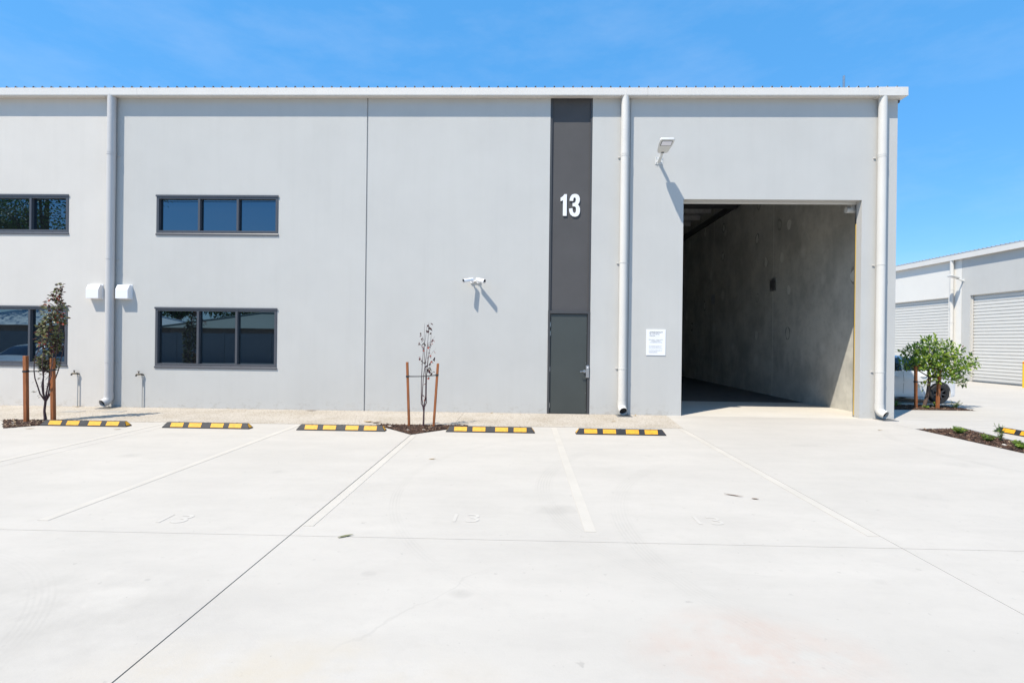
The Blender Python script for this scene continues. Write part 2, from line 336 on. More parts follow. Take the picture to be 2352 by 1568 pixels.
def alone(o, base, label, cat, group=None, kind=None):   # a one-mesh thing written in world coordinates: put its origin at its base
    b = Vector(base); o.data.transform(Matrix.Translation(-b)); o.location = b; return tag(o, label, cat, group, kind)
def copy_tree(o, parent=None):
    c = o.copy(); C.objects.link(c); c.parent = parent
    for ch in o.children: copy_tree(ch, c)
    return c
def holed(x0, x1, z0, z1, holes, y0, y1, mb=None):       # wall slab in the xz plane with rectangular openings
    mb = mb or MB()
    xs = sorted({x0, x1, *[h[0] for h in holes], *[h[1] for h in holes]}); zs = sorted({z0, z1, *[h[2] for h in holes], *[h[3] for h in holes]})
    solid = lambda i, j: 0 <= i < len(xs) - 1 and 0 <= j < len(zs) - 1 and not any(h[0] <= (xs[i] + xs[i + 1]) / 2 <= h[1] and h[2] <= (zs[j] + zs[j + 1]) / 2 <= h[3] for h in holes)
    for i in range(len(xs) - 1):
        for j in range(len(zs) - 1):
            if not solid(i, j): continue
            a, b, c, d = xs[i], xs[i + 1], zs[j], zs[j + 1]
            mb.add([(a, y0, c), (b, y0, c), (b, y0, d), (a, y0, d)], [(0, 1, 2, 3)]); mb.add([(a, y1, c), (b, y1, c), (b, y1, d), (a, y1, d)], [(3, 2, 1, 0)])
            if not solid(i - 1, j): mb.add([(a, y0, c), (a, y1, c), (a, y1, d), (a, y0, d)], [(3, 2, 1, 0)])
            if not solid(i + 1, j): mb.add([(b, y0, c), (b, y1, c), (b, y1, d), (b, y0, d)], [(0, 1, 2, 3)])
            if not solid(i, j - 1): mb.add([(a, y0, c), (b, y0, c), (b, y1, c), (a, y1, c)], [(3, 2, 1, 0)])
            if not solid(i, j + 1): mb.add([(a, y0, d), (b, y0, d), (b, y1, d), (a, y1, d)], [(0, 1, 2, 3)])
    return mb
def text(body, size, m, parent, mtx, name='lettering', extrude=0.0006, sx=1.0, align='LEFT', bold=0.0):
    cu = bpy.data.curves.new(name, 'FONT'); cu.body = body; cu.size = size; cu.extrude = extrude; cu.align_x = align; cu.offset = bold
    t = bpy.data.objects.new(name, cu); C.objects.link(t); bpy.context.view_layer.update()
    me = bpy.data.meshes.new_from_object(t.evaluated_get(bpy.context.evaluated_depsgraph_get())); bpy.data.objects.remove(t, do_unlink=True)
    me.transform(mtx @ Matrix.Diagonal((sx, 1, 1, 1)))
    org = Vector(parent.get('_org', (0, 0, 0))); me.transform(Matrix.Translation(-org))
    me.materials.clear(); me.materials.append(M(m))
    o = bpy.data.objects.new(name, me); C.objects.link(o); o.parent = parent; return o
FACE = Matrix.Rotation(R(90), 4, 'X')                    # text standing up, facing -Y

# ------------------------------------------------------------------ ground, car park slabs, footpath
YW = 11.6                                                # the facade plane
fpY = lambda x: 9.80 + 0.022 * (x - 0.6)                 # kerbless edge between car park and footpath
tag(MB().box(-900, 900, -900, 900, -0.40, -0.12).build('ground', 'earth'), 'flat pale earth reaching to the horizon', 'ground', kind='structure')
park = tag(MB().box(-30, 21.78, -8.6, 45, -0.11, -0.05).build('car_park', 'subbase'), 'pale concrete car park in slabs with sawn joints', 'car park', kind='structure')
G = 0.003
def slab(poly, name='concrete_slab', m='yard_concrete', z1=0.0, parent=park):
    return MB().prism(poly, -0.045, z1, 'z').build(name, m, parent)
LA = (-9.456, 8.743); MA = (-1.99, 8.78)                 # apexes of the two tree pits
lbl, lbr = (-10.33, fpY(-10.33)), (-8.58, fpY(-8.58)); mbl, mbr = (-2.93, fpY(-2.93)), (-1.02, fpY(-1.02))
g = G
slab([(-12.2 + g, 4.2 + g), (-6.75 - g, 4.2 + g), (-6.75 - g, fpY(-6.75) - g), (lbr[0], lbr[1] - g), LA, (lbl[0], lbl[1] - g), (-12.2 + g, fpY(-12.2) - g)])
slab([(-6.75 + g, 4.2 + g), (-2 - 0.005, 4.2 + g), (-2 - 0.005, MA[1]), (mbl[0], mbl[1] - g), (-6.75 + g, fpY(-6.75) - g)])
slab([(-2 + 0.005, 4.2 + g), (3.2 - g, 4.2 + g), (3.2 - g, fpY(3.2) - g), (mbr[0], mbr[1] - g), (-2 + 0.005, MA[1])])
slab([(3.2 + g, 4.2 + g), (8.03 - g, 4.2 + g), (8.03 - g, YW - 0.03), (3.36, YW - 0.03), (3.2 + g, fpY(3.2))])
for i, (a, b) in enumerate(((-17.5, -12.2), (-12.2, -6.75), (-6.75, -2), (-2, 3.2), (3.2, 8.03))):
    ga = 0.005 if a == -2 else g; gb = 0.005 if b == -2 else g
    for c, d in ((-8.5, -1), (-1, 4.2)): slab([(a + ga, c + g), (b - gb, c + g), (b - gb, d - g), (a + ga, d - g)])
slab([(-17.5 + g, 4.2 + g), (-12.2 - g, 4.2 + g), (-12.2 - g, fpY(-12.2) - g), (-17.5 + g, fpY(-17.5) - g)])
for a, b in ((-23, -17.5), (-29, -23)):
    for c, d in ((-8.5, -1), (-1, 4.2), (4.2, 9.4)): slab([(a + g, c + g), (b - g, c + g), (b - g, d - g), (a + g, d - g)])
# the lot beyond the corner of the building
slab([(8.80, 4.2), (14.5, 4.2), (14.5, 11.4), (9.12, 11.4), (9.12, 10.42), (8.82, 8.8)])
slab([(8.03 + g, 10.27), (9.12 - g, 10.44), (9.12 - g, 11.4), (14.5, 11.4), (14.5, 13.28), (8.64, 13.28), (8.64, YW - 0.03), (8.03 + g, YW - 0.03)])
for poly in ([(14.5 + g, -8), (21.7, -8), (21.7, 13.28), (14.5 + g, 13.28)], [(8.80, -8), (14.5 - g, -8), (14.5 - g, 4.2 - g), (8.80, 4.2 - g)],
             [(12.02, 13.28 + g), (21.7, 13.28 + g), (21.7, 19), (12.02, 19)], [(8.64, 14.35), (12.02 - g, 14.35), (12.02 - g, 19), (8.64, 19)],
             [(8.64, 19 + g), (15, 19 + g), (15, 26), (8.64, 26)], [(15 + g, 19 + g), (21.7, 19 + g), (21.7, 26), (15 + g, 26)],
             [(8.64, 26 + g), (15, 26 + g), (15, 44), (8.64, 44)], [(15 + g, 26 + g), (21.7, 26 + g), (21.7, 44), (15 + g, 44)]): slab(poly)
# footpath of exposed aggregate along the wall
path = tag(MB().box(-29, 3.2, 9.1, YW, -0.05, -0.048).build('footpath', 'subbase'), 'narrow footpath of exposed aggregate along the wall', 'footpath', kind='structure')
xs = [-23, -17.5, -12.4, -6.9, -1.38, 3.2]
for a, b in zip(xs, xs[1:]):
    b2 = 3.36 if b == 3.2 else b
    slab([(a + g, fpY(a) + g), (b - g, fpY(b) + g), (b2 - g, YW - 0.004), (a + g, YW - 0.004)], 'footpath_slab', 'aggregate', 0.004, path)
# painted lines and stall numbers, thin sheets on the slabs
def pline(x0, x1, y0, y1, worn=False):
    MB().box(x0, x1, y0, y1, 0.0005, 0.003).build('painted_line', 'line_paint', park)
m = mat('line_paint', (0.466, 0.430, 0.378), 0.7, 0.06, 2.0)
mat('number_paint', (0.458, 0.427, 0.383), 0.7, 0.06, 2.0)
for x in (-12.2, -7.05, -4.40, 0.62): pline(x - 0.05, x + 0.05, 4.42, fpY(x) - 0.03)
pline(-1.985, -1.885, 4.42, 8.70); pline(3.085, 3.190, 4.45, fpY(3.1) - 0.03)
pline(8.75, 14.4, 11.52, 11.62); pline(9.3, 14.4, 10.52, 10.62); pline(9.0, 14.4, 7.0, 7.1)
for x, y in ((-3.42, 4.43), (-0.72, 4.60), (1.60, 4.66), (-6.05, 4.40)):
    text('13', 0.30, 'number_paint', park, Matrix.Translation((x, y, 0.0022)), 'painted_number', 0.0006, 1.15)

# ------------------------------------------------------------------ the warehouse
WH = thing('warehouse', (-2.0, YW, 0), 'long grey warehouse with white gutter, dark door strip and open roller door bay', 'building')
TH = 0.18
def window_holes(x0, x1): return [(x0, x1, 4.165, 5.085), (x0, x1, 0.985, 2.40)]
panels = [(-20.0, -14.6, []), (-14.59, -9.957, window_holes(-13.93, -10.985)), (-9.943, -3.775, window_holes(-8.83, -5.88)), (-3.745, 0.575, []), (1.565, 2.443, []),
          (2.457, 8.60, [(3.704, 7.81, -0.5, 5.06)])]
for i, (a, b, hs) in enumerate(panels):
    holed(a, b, -0.1, 7.605, hs, YW, YW + TH).build('wall_panel', 'wall_white' if i < 2 else 'wall_grey', WH, bevel=0.006 if i < 5 else 0.008)
for x, w in ((-14.595, 0.01), (-9.95, 0.014), (-3.76, 0.03), (2.45, 0.014)):
    MB().box(x - w / 2 - 0.03, x + w / 2 + 0.03, YW + 0.028, YW + TH - 0.02, 0, 7.5).build('joint_sealant', 'wall_grey' if x > -9 else 'wall_white', WH)
# dark recessed strip above the door, with a trim down each side
MB().box(0.535, 1.605, YW + 0.045, YW + TH - 0.01, 2.41, 7.51).build('recessed_panel', 'charcoal_wall', WH)
for a, b in ((0.578, 0.625), (1.522, 1.562)): MB().box(a, b, YW + 0.012, YW + 0.044, 2.43, 7.51).build('panel_trim', 'charcoal_trim', WH, bevel=0.003)
# the number 13 standing off the strip
k = 0.508 / 840
def dig(pts): return [(0.836 + (x - 450) * k, 4.662 + (1220 - y) * k) for x, y in pts]
one = [(545, 610), (515, 632), (450, 650), (450, 515), (500, 490), (550, 445), (580, 405), (595, 380), (692, 380), (692, 1220), (545, 1220)]
three = [(800, 635), (806, 560), (835, 470), (890, 400), (950, 375), (1010, 368), (1080, 378), (1140, 415), (1180, 480), (1196, 560), (1193, 640), (1172, 715), (1120, 780),
         (1168, 830), (1197, 900), (1208, 980), (1203, 1070), (1180, 1150), (1130, 1215), (1060, 1245), (1000, 1250), (920, 1235), (860, 1190), (815, 1120), (790, 1030), (785, 940),
         (915, 925), (922, 1000), (942, 1070), (970, 1105), (1005, 1112), (1038, 1085), (1055, 1020), (1055, 950), (1043, 890), (1015, 858), (970, 848), (918, 848), (918, 722),
         (965, 722), (1010, 705), (1035, 660), (1045, 590), (1038, 540), (1018, 508), (990, 500), (962, 520), (946, 570), (938, 640)]
for d in (one, three): MB().prism(dig(d), YW + 0.020, YW + 0.046, 'y').build('number_digit', 'white_paint', WH)
# door
dr = MB().box(0.632, 1.492, YW + 0.020, YW + 0.065, 0.012, 2.345).build('door', 'door_paint', WH, bevel=0.004)
f = MB(); f.box(0.570, 0.622, YW - 0.012, YW + 0.12, 0.0, 2.425); f.box(1.502, 1.556, YW - 0.012, YW + 0.12, 0.0, 2.425); f.box(0.623, 1.501, YW - 0.011, YW + 0.12, 2.357, 2.424)
f.build('door_frame', 'charcoal_trim', dr, bevel=0.003)
MB().box(0.623, 1.501, YW - 0.008, YW + 0.10, 0.0, 0.010).build('threshold', 'charcoal_trim', dr)
MB().box(0.60, 1.53, YW + 0.068, YW + 0.13, 0.0, 2.40).build('door_light_block', 'charcoal_trim', dr)  # added dark backing, blocks light leaking through the gaps round the leaf
for z in (2.10, 1.89, 1.05, 0.20):
    h = MB(); h.tube([(0.627, YW + 0.004, z - 0.055), (0.627, YW + 0.004, z + 0.055)], 0.009, 8); h.build('hinge', 'steel', dr, smooth=True)
h = MB(); h.box(1.470, 1.545, YW - 0.030, YW - 0.013, 0.86, 1.15); h.build('lock_guard', 'steel', dr, bevel=0.004)
h = MB(); h.tube([(1.44, YW + 0.018, 1.01), (1.44, YW - 0.012, 1.01)], 0.036, 16); h.tube([(1.44, YW - 0.012, 1.01), (1.44, YW - 0.06, 1.01), (1.425, YW - 0.07, 1.01), (1.33, YW - 0.07, 1.005), (1.325, YW - 0.045, 1.005)], 0.011, 10)
h.build('lever_handle', 'steel', dr, smooth=True)
MB().tube([(1.508, YW - 0.031, 1.10), (1.508, YW - 0.036, 1.10)], 0.018, 14).build('lock_cylinder', 'white_paint', dr)
for z in (1.9, 1.2, 0.5, 0.1):
    MB().tube([(1.475, YW + 0.0195, z), (1.475, YW + 0.016, z)], 0.006, 8).build('rivet', 'galv', dr)
# windows
def window(x0, x1, z0, z1, mull):
    w = holed(x0 + 0.002, x1 - 0.002, z0 + 0.002, z1 - 0.002, [(x0 + 0.06, x1 - 0.06, z0 + 0.085, z1 - 0.075)], YW - 0.012, YW + 0.09).build('window', 'frame_grey', WH, bevel=0.004)
    o = MB(); o.box(x0 - 0.012, x1 + 0.012, YW - 0.026, YW - 0.013, z1 - 0.030, z1 + 0.012); o.build('head_flashing', 'frame_grey', w)
    o = MB(); o.prism([(YW - 0.020, z0 - 0.030), (YW - 0.001, z0 - 0.030), (YW - 0.001, z0 + 0.001), (YW - 0.0125, z0 + 0.018), (YW - 0.020, z0 + 0.002)], x0 - 0.012, x1 + 0.012, 'x'); o.build('sill', 'frame_grey', w)
    for x in mull: MB().box(x - 0.026, x + 0.026, YW - 0.009, YW + 0.088, z0 + 0.0855, z1 - 0.0755).build('mullion', 'frame_grey', w, bevel=0.003)
    e = [x0 + 0.06] + sum([[x - 0.026, x + 0.026] for x in mull], []) + [x1 - 0.06]
    for i in range(0, len(e), 2):
        MB().box(e[i] + 0.001, e[i + 1] - 0.001, YW + 0.062, YW + 0.074, z0 + 0.086, z1 - 0.076).build('pane', 'window_glass', w)
    n = int((x1 - x0) / 0.24)
    for i in range(n):
        x = x0 + 0.16 + i * (x1 - x0 - 0.3) / (n - 1)
        MB().box(x - 0.012, x + 0.012, YW - 0.0135, YW - 0.0125, z0 + 0.028, z0 + 0.037).build('drain_slot', 'slot_black', w)
for z0, z1 in ((4.165, 5.085), (0.985, 2.40)):
    window(-8.83, -5.88, z0, z1, (-7.795, -6.86)); window(-13.93, -10.985, z0, z1, (-12.86, -11.925))
# gutter, end cap, roof
for a, b in ((-20, -9.203), (-9.2, 2.797), (2.8, 8.05)):
    p = [(YW - 0.175, 7.395), (YW - 0.002, 7.415), (YW - 0.002, 7.56), (YW - 0.02, 7.56), (YW - 0.02, 7.44), (YW - 0.16, 7.43), (YW - 0.16, 7.555), (YW - 0.145, 7.565), (YW - 0.15, 7.575), (YW - 0.182, 7.575), (YW - 0.182, 7.41)]
    MB().prism(p, a, b, 'x').build('gutter', 'gutter_white', WH)
MB().box(8.052, 8.70, YW - 0.186, YW + 0.25, 7.392, 7.590).build('gutter_end_cap', 'gutter_white', WH, bevel=0.006)
MB().box(8.602, 8.66, YW + 0.02, YW + 0.20, 7.33, 7.391).build('barge_end', 'charcoal_trim', WH)
rf = MB(); prof = []; x = -20.0; sp = 0.2185
while x < 8.55:
    prof += [(x, 0), (x + 0.085, 0), (x + 0.100, 0.043), (x + 0.122, 0.043), (x + 0.137, 0)]; x += sp
prof.append((8.60, 0))
y0, y1, zr0, zr1 = YW - 0.09, 31.0, 7.618, 7.90
n = len(prof)
rf.add([(a, y0, zr0 + b) for a, b in prof] + [(a, y1, zr1 + b) for a, b in prof] , [(i, i + 1, n + i + 1, n + i) for i in range(n - 1)])
rf.build('roof_sheet', 'roof_metal', WH, fix=False)
MB().prism([(YW + 0.252, 7.42), (31, 7.70), (31, 7.90), (YW + 0.252, 7.59)], 8.601, 8.66, 'x').build('barge_flashing', 'gutter_white', WH)
MB().tube([(8.25, 13.0, 7.58), (8.25, 13.0, 8.69)], 0.028, 8).build('roof_post', 'galv', WH)
# downpipes
def downpipe(x, ang, mesh_col='pipe_white', parent=WH):
    r = 0.088; yc = YW - 0.098
    d = MB(); e = Vector((math.sin(ang), -math.cos(ang), 0))
    d.tube([(x, yc, 7.43), (x, yc, 0.33)], r, 28)
    b = d.build('downpipe', mesh_col, parent, smooth=True)
    el = MB(); p0 = Vector((x, yc, 0.36)); pts = [p0]
    for i in range(7):
        a = R(68) * i / 6; pts.append(Vector((x, yc, 0.26)) + e * (0.13 * (1 - math.cos(a))) + Vector((0, 0, -0.13 * math.sin(a))))
    last = pts[-1]; dirv = (e * math.sin(R(68)) + Vector((0, 0, -math.cos(R(68))))).normalized(); pts.append(last + dirv * 0.07)
    rr = r + 0.007
    el.tube(pts, rr, 28, cap=False); el.tube(pts[::-1], rr - 0.008, 28, cap=False)
    tip = pts[-1]; side = dirv.cross(Vector((0, 0, 1))).normalized(); upv = side.cross(dirv)
    vs = []
    for kk in range(28):
        a = 2 * math.pi * kk / 28; q = side * math.cos(a) + upv * math.sin(a); vs += [tip + q * rr, tip + q * (rr - 0.008)]
    el.add(vs, [(2 * i, 2 * i + 1, (2 * i + 3) % 56, (2 * i + 2) % 56) for i in range(28)])
    el.build('elbow', mesh_col, b, smooth=True, fix=False)
    dk = MB(); dk.tube([tip - dirv * .06, tip - dirv * .055], rr - .009, 24); dk.build('bore_shade', 'slot_black', b)  # black disc painting the shade inside the elbow mouth
    for z, cpl in ((6.03, True), (3.55, False), (1.09, False)):
        k = MB(); k.tube([(x, yc, z - 0.014), (x, yc, z + 0.014)], r + 0.005, 28)
        for s in (-1, 1):
            k.box(min(x + s * r, x + s * (r + 0.05)), max(x + s * r, x + s * (r + 0.05)), YW - 0.022, YW - 0.002, z - 0.012, z + 0.012)
        if cpl: k.tube([(x, yc, z + 0.03), (x, yc, z + 0.11)], r + 0.004, 28)
        k.build('bracket', mesh_col, b, smooth=True)
    return b
downpipe(-9.87, R(-16), 'pipe_grey'); downpipe(2.302, R(5)); downpipe(8.19, R(24))
# inside the open bay: floor, party walls, roof framing
def slopez(y): return -0.0195 * max(0, y - 12.4)
fl = MB(); fl.add([(2.5, YW - 0.027, 0), (8.45, YW - 0.027, 0), (8.45, 12.4, 0), (2.5, 12.4, 0), (8.45, 31, slopez(31)), (2.5, 31, slopez(31)), (2.5, YW - 0.027, -0.09), (8.45, YW - 0.027, -0.09)],
                  [(0, 1, 2, 3), (3, 2, 4, 5), (6, 7, 1, 0)]); fl.build('bay_floor', 'floor_concrete', WH)
for a, b in ((YW + TH + 0.005, 16.90), (16.935, 22.14), (22.175, 27.4), (27.42, 31)):
    MB().prism([(a, -.5), (b, -.5), (b, 7.612 + .0145 * (b - 11.5)), (a, 7.612 + .0145 * (a - 11.5))], 8.45, 8.598, 'x').build('side_wall_panel', 'precast', WH, bevel=0.012)
for y in (16.92, 22.155, 27.41): MB().box(8.453, 8.58, y - 0.02, y + 0.02, -0.5, 7.5).build('side_joint', 'grout', WH)
for y, z in ((16.91, 3.72), (22.16, 3.66)):
    pl = MB().box(8.436, 8.449, y - 0.20, y + 0.20, z - 0.22, z + 0.22).build('joint_plate', 'galv', WH)
    for dy in (-0.12, 0.12):
        for dz in (-0.15, 0.15): MB().tube([(8.435, y + dy, z + dz), (8.425, y + dy, z + dz)], 0.014, 8).build('bolt', 'galv', pl)
rnd = random.Random(9)                                   # grouted lifting points of the precast panels
for y, z in ((15.94, 5.52), (17.42, 4.56), (16.35, 4.54), (18.09, 5.51), (15.91, 3.43), (15.95, 2.05), (18.03, 3.36), (18.0, 6.76), (23.22, 6.87), (21.16, 5.40), (21.18, 3.36), (23.21, 3.44), (18.06, 2.0), (12.82, 3.48), (16.53, 5.66), (24.92, 2.52), (21.1, 6.6), (13.9, 5.9)):
    for k, (sc, mm, x) in enumerate(((1.0, 'grout_dark', 8.4485), (.78, 'grout', 8.4465))):
        ph = rnd.uniform(0, 6); ry, rz_ = .15 * sc * rnd.uniform(.8, 1.1), .21 * sc * rnd.uniform(.8, 1.15)
        pts = [(y + ry * math.cos(a) * (1 + .13 * math.sin(3 * a + ph)), z + rz_ * math.sin(a) * (1 + .13 * math.cos(2 * a + ph))) for a in [2 * math.pi * i / 22 for i in range(22)]]
        if k == 0: pp = pts
        MB().prism(pts, x, 8.452, 'x').build('grout_patch', mm if rnd.random() < .8 else 'precast', WH)
MB().prism([(YW + TH + .005, -.5), (31, -.5), (31, 7.89), (YW + TH + .005, 7.615)], 2.30, 2.42, 'x').build('party_wall', 'bounce_white', WH)
MB().box(-20, 8.60, 31.01, 31.18, -0.5, 7.9).build('back_wall', 'bounce_white', WH)
y = 12.9
while y < 31:
    zt = 7.60 + 0.0145 * (y - 11.5); p = MB()
    p.prism([(y, zt - 0.20), (y + 0.05, zt - 0.20), (y + 0.05, zt - 0.197), (y + 0.003, zt - 0.197), (y + 0.003, zt - 0.006), (y - 0.05, zt - 0.006), (y - 0.05, zt - 0.003), (y, zt - 0.003)], 2.43, 8.38, 'x')
    p.build('purlin', 'purlin_zinc', WH); y += 1.35
MB().box(8.36, 8.449, 11.85, 31, 7.12, 7.36).build('edge_angle', 'charcoal_trim', WH)
for y in (19.6, 26.6): MB().box(2.43, 8.355, y - 0.09, y + 0.09, 7.02, 7.36).build('rafter', 'charcoal_trim', WH)
# rolled-up shutter behind the lintel, its guides and motor
ro = MB().tube([(3.45, 12.10, 5.42), (7.95, 12.10, 5.42)], 0.26, 24).build('roller_drum', 'shutter', WH, smooth=True)
MB().box(3.66, 7.86, YW + TH + 0.012, YW + TH + 0.05, 5.015, 5.20).build('bottom_rail', 'shutter', ro)
for x in (3.60, 7.83):
    MB().box(x, x + 0.075, YW + TH + 0.006, YW + TH + 0.09, 0.0, 5.4).build('door_guide', 'galv', ro)
MB().box(7.806, 7.829, YW + TH + 0.006, YW + TH + 0.03, 0.05, 4.55).build('guide_strip', 'orange_strip', ro)
mo = MB(); mo.tube([(7.70, 12.0, 4.93), (7.96, 12.0, 4.93)], 0.07, 16); mo.box(7.80, 7.98, 11.93, 12.1, 4.95, 5.2); mo.build('door_motor', 'light_grey_cast', ro, smooth=True)

# ------------------------------------------------------------------ fittings on the facade
def wall_lamp(loc, rz, label):
    t = thing('wall_light', loc, label, 'wall light', None, rz, True)          # local: wall at y=0, sticking out to -y
    MB().box(-0.088, 0.088, -0.012, -0.001, -0.085, 0.085).build('mounting_plate', 'light_grey_cast', t, bevel=0.002)
    for a in (-1, 1):
        for b in (-1, 1): MB().tube([(a * 0.062, -0.013, b * 0.06), (a * 0.062, -0.030, b * 0.06)], 0.009, 8).build('bolt', 'galv', t)
    a = MB(); a.tube([(0, -0.012, -0.02), (0, -0.08, 0.0), (0, -0.20, 0.045), (0, -0.205, 0.05), (0, -0.30, 0.085)], [0.042, 0.036, 0.036, 0.030, 0.030], 16); a.build('arm', 'light_grey_cast', t, smooth=True)
    hm = Matrix.Translation((0, -0.27, 0.085)) @ Matrix.Rotation(R(-17), 4, 'X')     # y runs out along the head
    h = MB(hm); out = [(-0.10, 0.0), (-0.125, -0.05), (-0.16, -0.30), (-0.16, -0.43), (-0.135, -0.46), (0.135, -0.46), (0.16, -0.43), (0.16, -0.30), (0.125, -0.05), (0.10, 0.0)]
    h.prism(out, -0.015, 0.042, 'z'); hd = h.build('lamp_head', 'light_grey_cast', t, bevel=0.012, smooth=True)
    q = MB(hm); q.box(-0.118, 0.118, -0.418, -0.262, -0.022, -0.016); q.build('bezel', 'black', hd)
    q = MB(hm); q.box(-0.108, 0.108, -0.412, -0.278, -0.028, -0.0225); q.build('lens', 'lamp_lens', hd, bevel=0.002)
    q = MB(hm); q.box(-0.03, 0.03, -0.045, 0.0, -0.024, -0.014); q.build('latch', 'black', hd)
    return t
wall_lamp((3.12, YW, 5.955), 0, 'pale grey angled floodlight on a bracket above the open roller door')

def bullet_pair():
    t = thing('security_camera', (-1.155, YW, 3.10), 'pair of white bullet security cameras on one bracket left of the dark door', 'camera')
    o = lambda x, y, z: (-1.155 + x, YW + y, 3.10 + z)
    for s in (-1, 1):
        MB().tube([o(s * 0.075, -0.001, 0), o(s * 0.075, -0.03, 0)], 0.052, 20).build('wall_base', 'white_plastic', t, smooth=True)
        a = MB(); a.tube([o(s * 0.075, -0.03, 0), o(s * 0.075, -0.10, 0.0), o(s * 0.075, -0.13, 0.01), o(s * 0.082, -0.15, 0.015)], 0.019, 12); a.build('arm', 'white_plastic', t, smooth=True)
        d = Vector((-0.175, -0.14, -0.045) if s < 0 else (0.17, -0.14, -0.05)); L_ = d.length; d.normalize()
        st = Vector(o(s * 0.070, -0.125, 0.022)) - d * 0.03
        q = d.to_track_quat('Y', 'Z').to_matrix().to_4x4()
        b = MB(Matrix.Translation(st) @ q); w, h2 = 0.036, 0.042
        prof = [(-w, -h2 * .6), (-w * .6, -h2), (w * .6, -h2), (w, -h2 * .6), (w, h2 * .5), (w * .6, h2), (-w * .6, h2), (-w, h2 * .5)]
        b.prism(prof, 0.0, L_ + 0.03, 'y'); bo = b.build('camera_body', 'white_plastic', t, bevel=0.006, smooth=True)
        f_ = MB(Matrix.Translation(st) @ q); f_.prism([(x * .93, z * .93) for x, z in prof], L_ + 0.0305, L_ + 0.036, 'y'); f_.build('face_plate', 'black', bo)
        l_ = MB(Matrix.Translation(st) @ q); l_.tube([(0, L_ + 0.0365, 0.008), (0, L_ + 0.040, 0.008)], 0.016, 14); l_.build('lens', 'car_glass', bo)
        l_ = MB(Matrix.Translation(st) @ q); l_.box(-0.018, 0.018, L_ + 0.0365, L_ + 0.039, -0.031, -0.020); l_.build('light_strip', 'white_plastic', bo)
    MB().tube([o(-0.075, -0.022, 0.0), o(0.075, -0.022, 0.0)], 0.016, 10).build('cross_tube', 'white_plastic', t, smooth=True)
bullet_pair()

sg = thing('notice_sign', (3.098, YW, 1.405), 'white rectangular notice board with small black print beside the open roller door', 'sign')
MB().box(2.874, 3.323, YW - 0.012, YW - 0.001, 1.405, 2.012).build('board', 'white_paint', sg, bevel=0.001)
def st(s, x, z, size, m, sx=1.25, al='LEFT', bold=0.0): text(s, size, m, sg, Matrix.Translation((x, YW - 0.0128, z)) @ FACE, 'lettering', 0.0004, sx, al, bold)
st('JANDAKOT', 2.950, 1.928, 0.047, 'print_black', 1.26, bold=0.0006); st('BUSINESS', 2.950, 1.884, 0.047, 'print_grey', 1.18); st('PARK', 2.950, 1.840, 0.047, 'print_grey', 1.2)
MB().box(3.09, 3.18, YW - 0.0134, YW - 0.0122, 1.840, 1.842).build('rule', 'print_grey', sg)
for i, s in enumerate(('DELIVERY TIMES AND', 'NOISE LEVELS', 'CONSIDERATIONS')): st(s, 3.098, 1.759 - i * 0.031, 0.031, 'print_grey', 1.12, 'CENTER')
for i, s in enumerate(('NO DELIVERIES OR OPERATIONS', 'AFTER 10PM OR BEFORE 7AM', 'ON SATURDAYS AND 9AM ON', 'SUNDAYS AND PUBLIC HOLIDAYS', '', 'ALL DELIVERY VEHICLES ARE TO', 'TURN OFF THEIR ENGINES AND', 'REVERSING BEEPERS', 'WHERE PRACTICABLE')):
    if s: st(s, 2.935, 1.622 - i * 0.0205, 0.019, 'print_pale', 1.1)

def hood(x, label):
    t = thing('vent_hood', (x, YW, 2.60), label, 'vent', None, 0, True)
    MB().prism([(-0.001, 0.0), (-0.135, 0.0), (-0.135, 0.215), (-0.075, 0.33), (-0.001, 0.33)], -0.15, 0.15, 'x').build('cowl', 'white_paint', t, bevel=0.003)
    MB().box(-0.165, 0.165, -0.006, -0.0012, -0.012, 0.342).build('back_flange', 'white_paint', t)
hood(-9.56, 'white box vent cowl on the grey wall right of the downpipe'); hood(-10.275, 'white box vent cowl on the white wall left of the downpipe')

def tap(x, label):
    t = thing('garden_tap', (x, YW, 0), label, 'tap', None, 0, True)
    MB().tube([(0, -0.035, 0.004), (0, -0.035, 0.78)], 0.012, 10).build('riser_pipe', 'wall_grey', t, smooth=True)
    b = MB(); b.tube([(0.005, -0.035, 0.775), (0.0, -0.04, 0.80), (-0.03, -0.06, 0.80), (-0.085, -0.085, 0.80), (-0.10, -0.09, 0.785), (-0.102, -0.092, 0.755)], [0.02, 0.022, 0.018, 0.02, 0.018, 0.02], 10); b.tube([(0.004, -0.037, 0.79), (0.004, -0.002, 0.79)], 0.016, 10)
    b.build('spout', 'brass', t, smooth=True)
    h = MB(); h.tube([(-0.055, -0.07, 0.80), (-0.055, -0.07, 0.865)], 0.011, 10); h.tube([(-0.09, -0.055, 0.868), (-0.02, -0.085, 0.868)], 0.009, 8); h.build('handle', 'brass', t, smooth=True)
tap(-9.115, 'brass garden tap on a thin riser pipe on the grey wall'); tap(-10.69, 'brass garden tap on a thin riser pipe on the white wall')
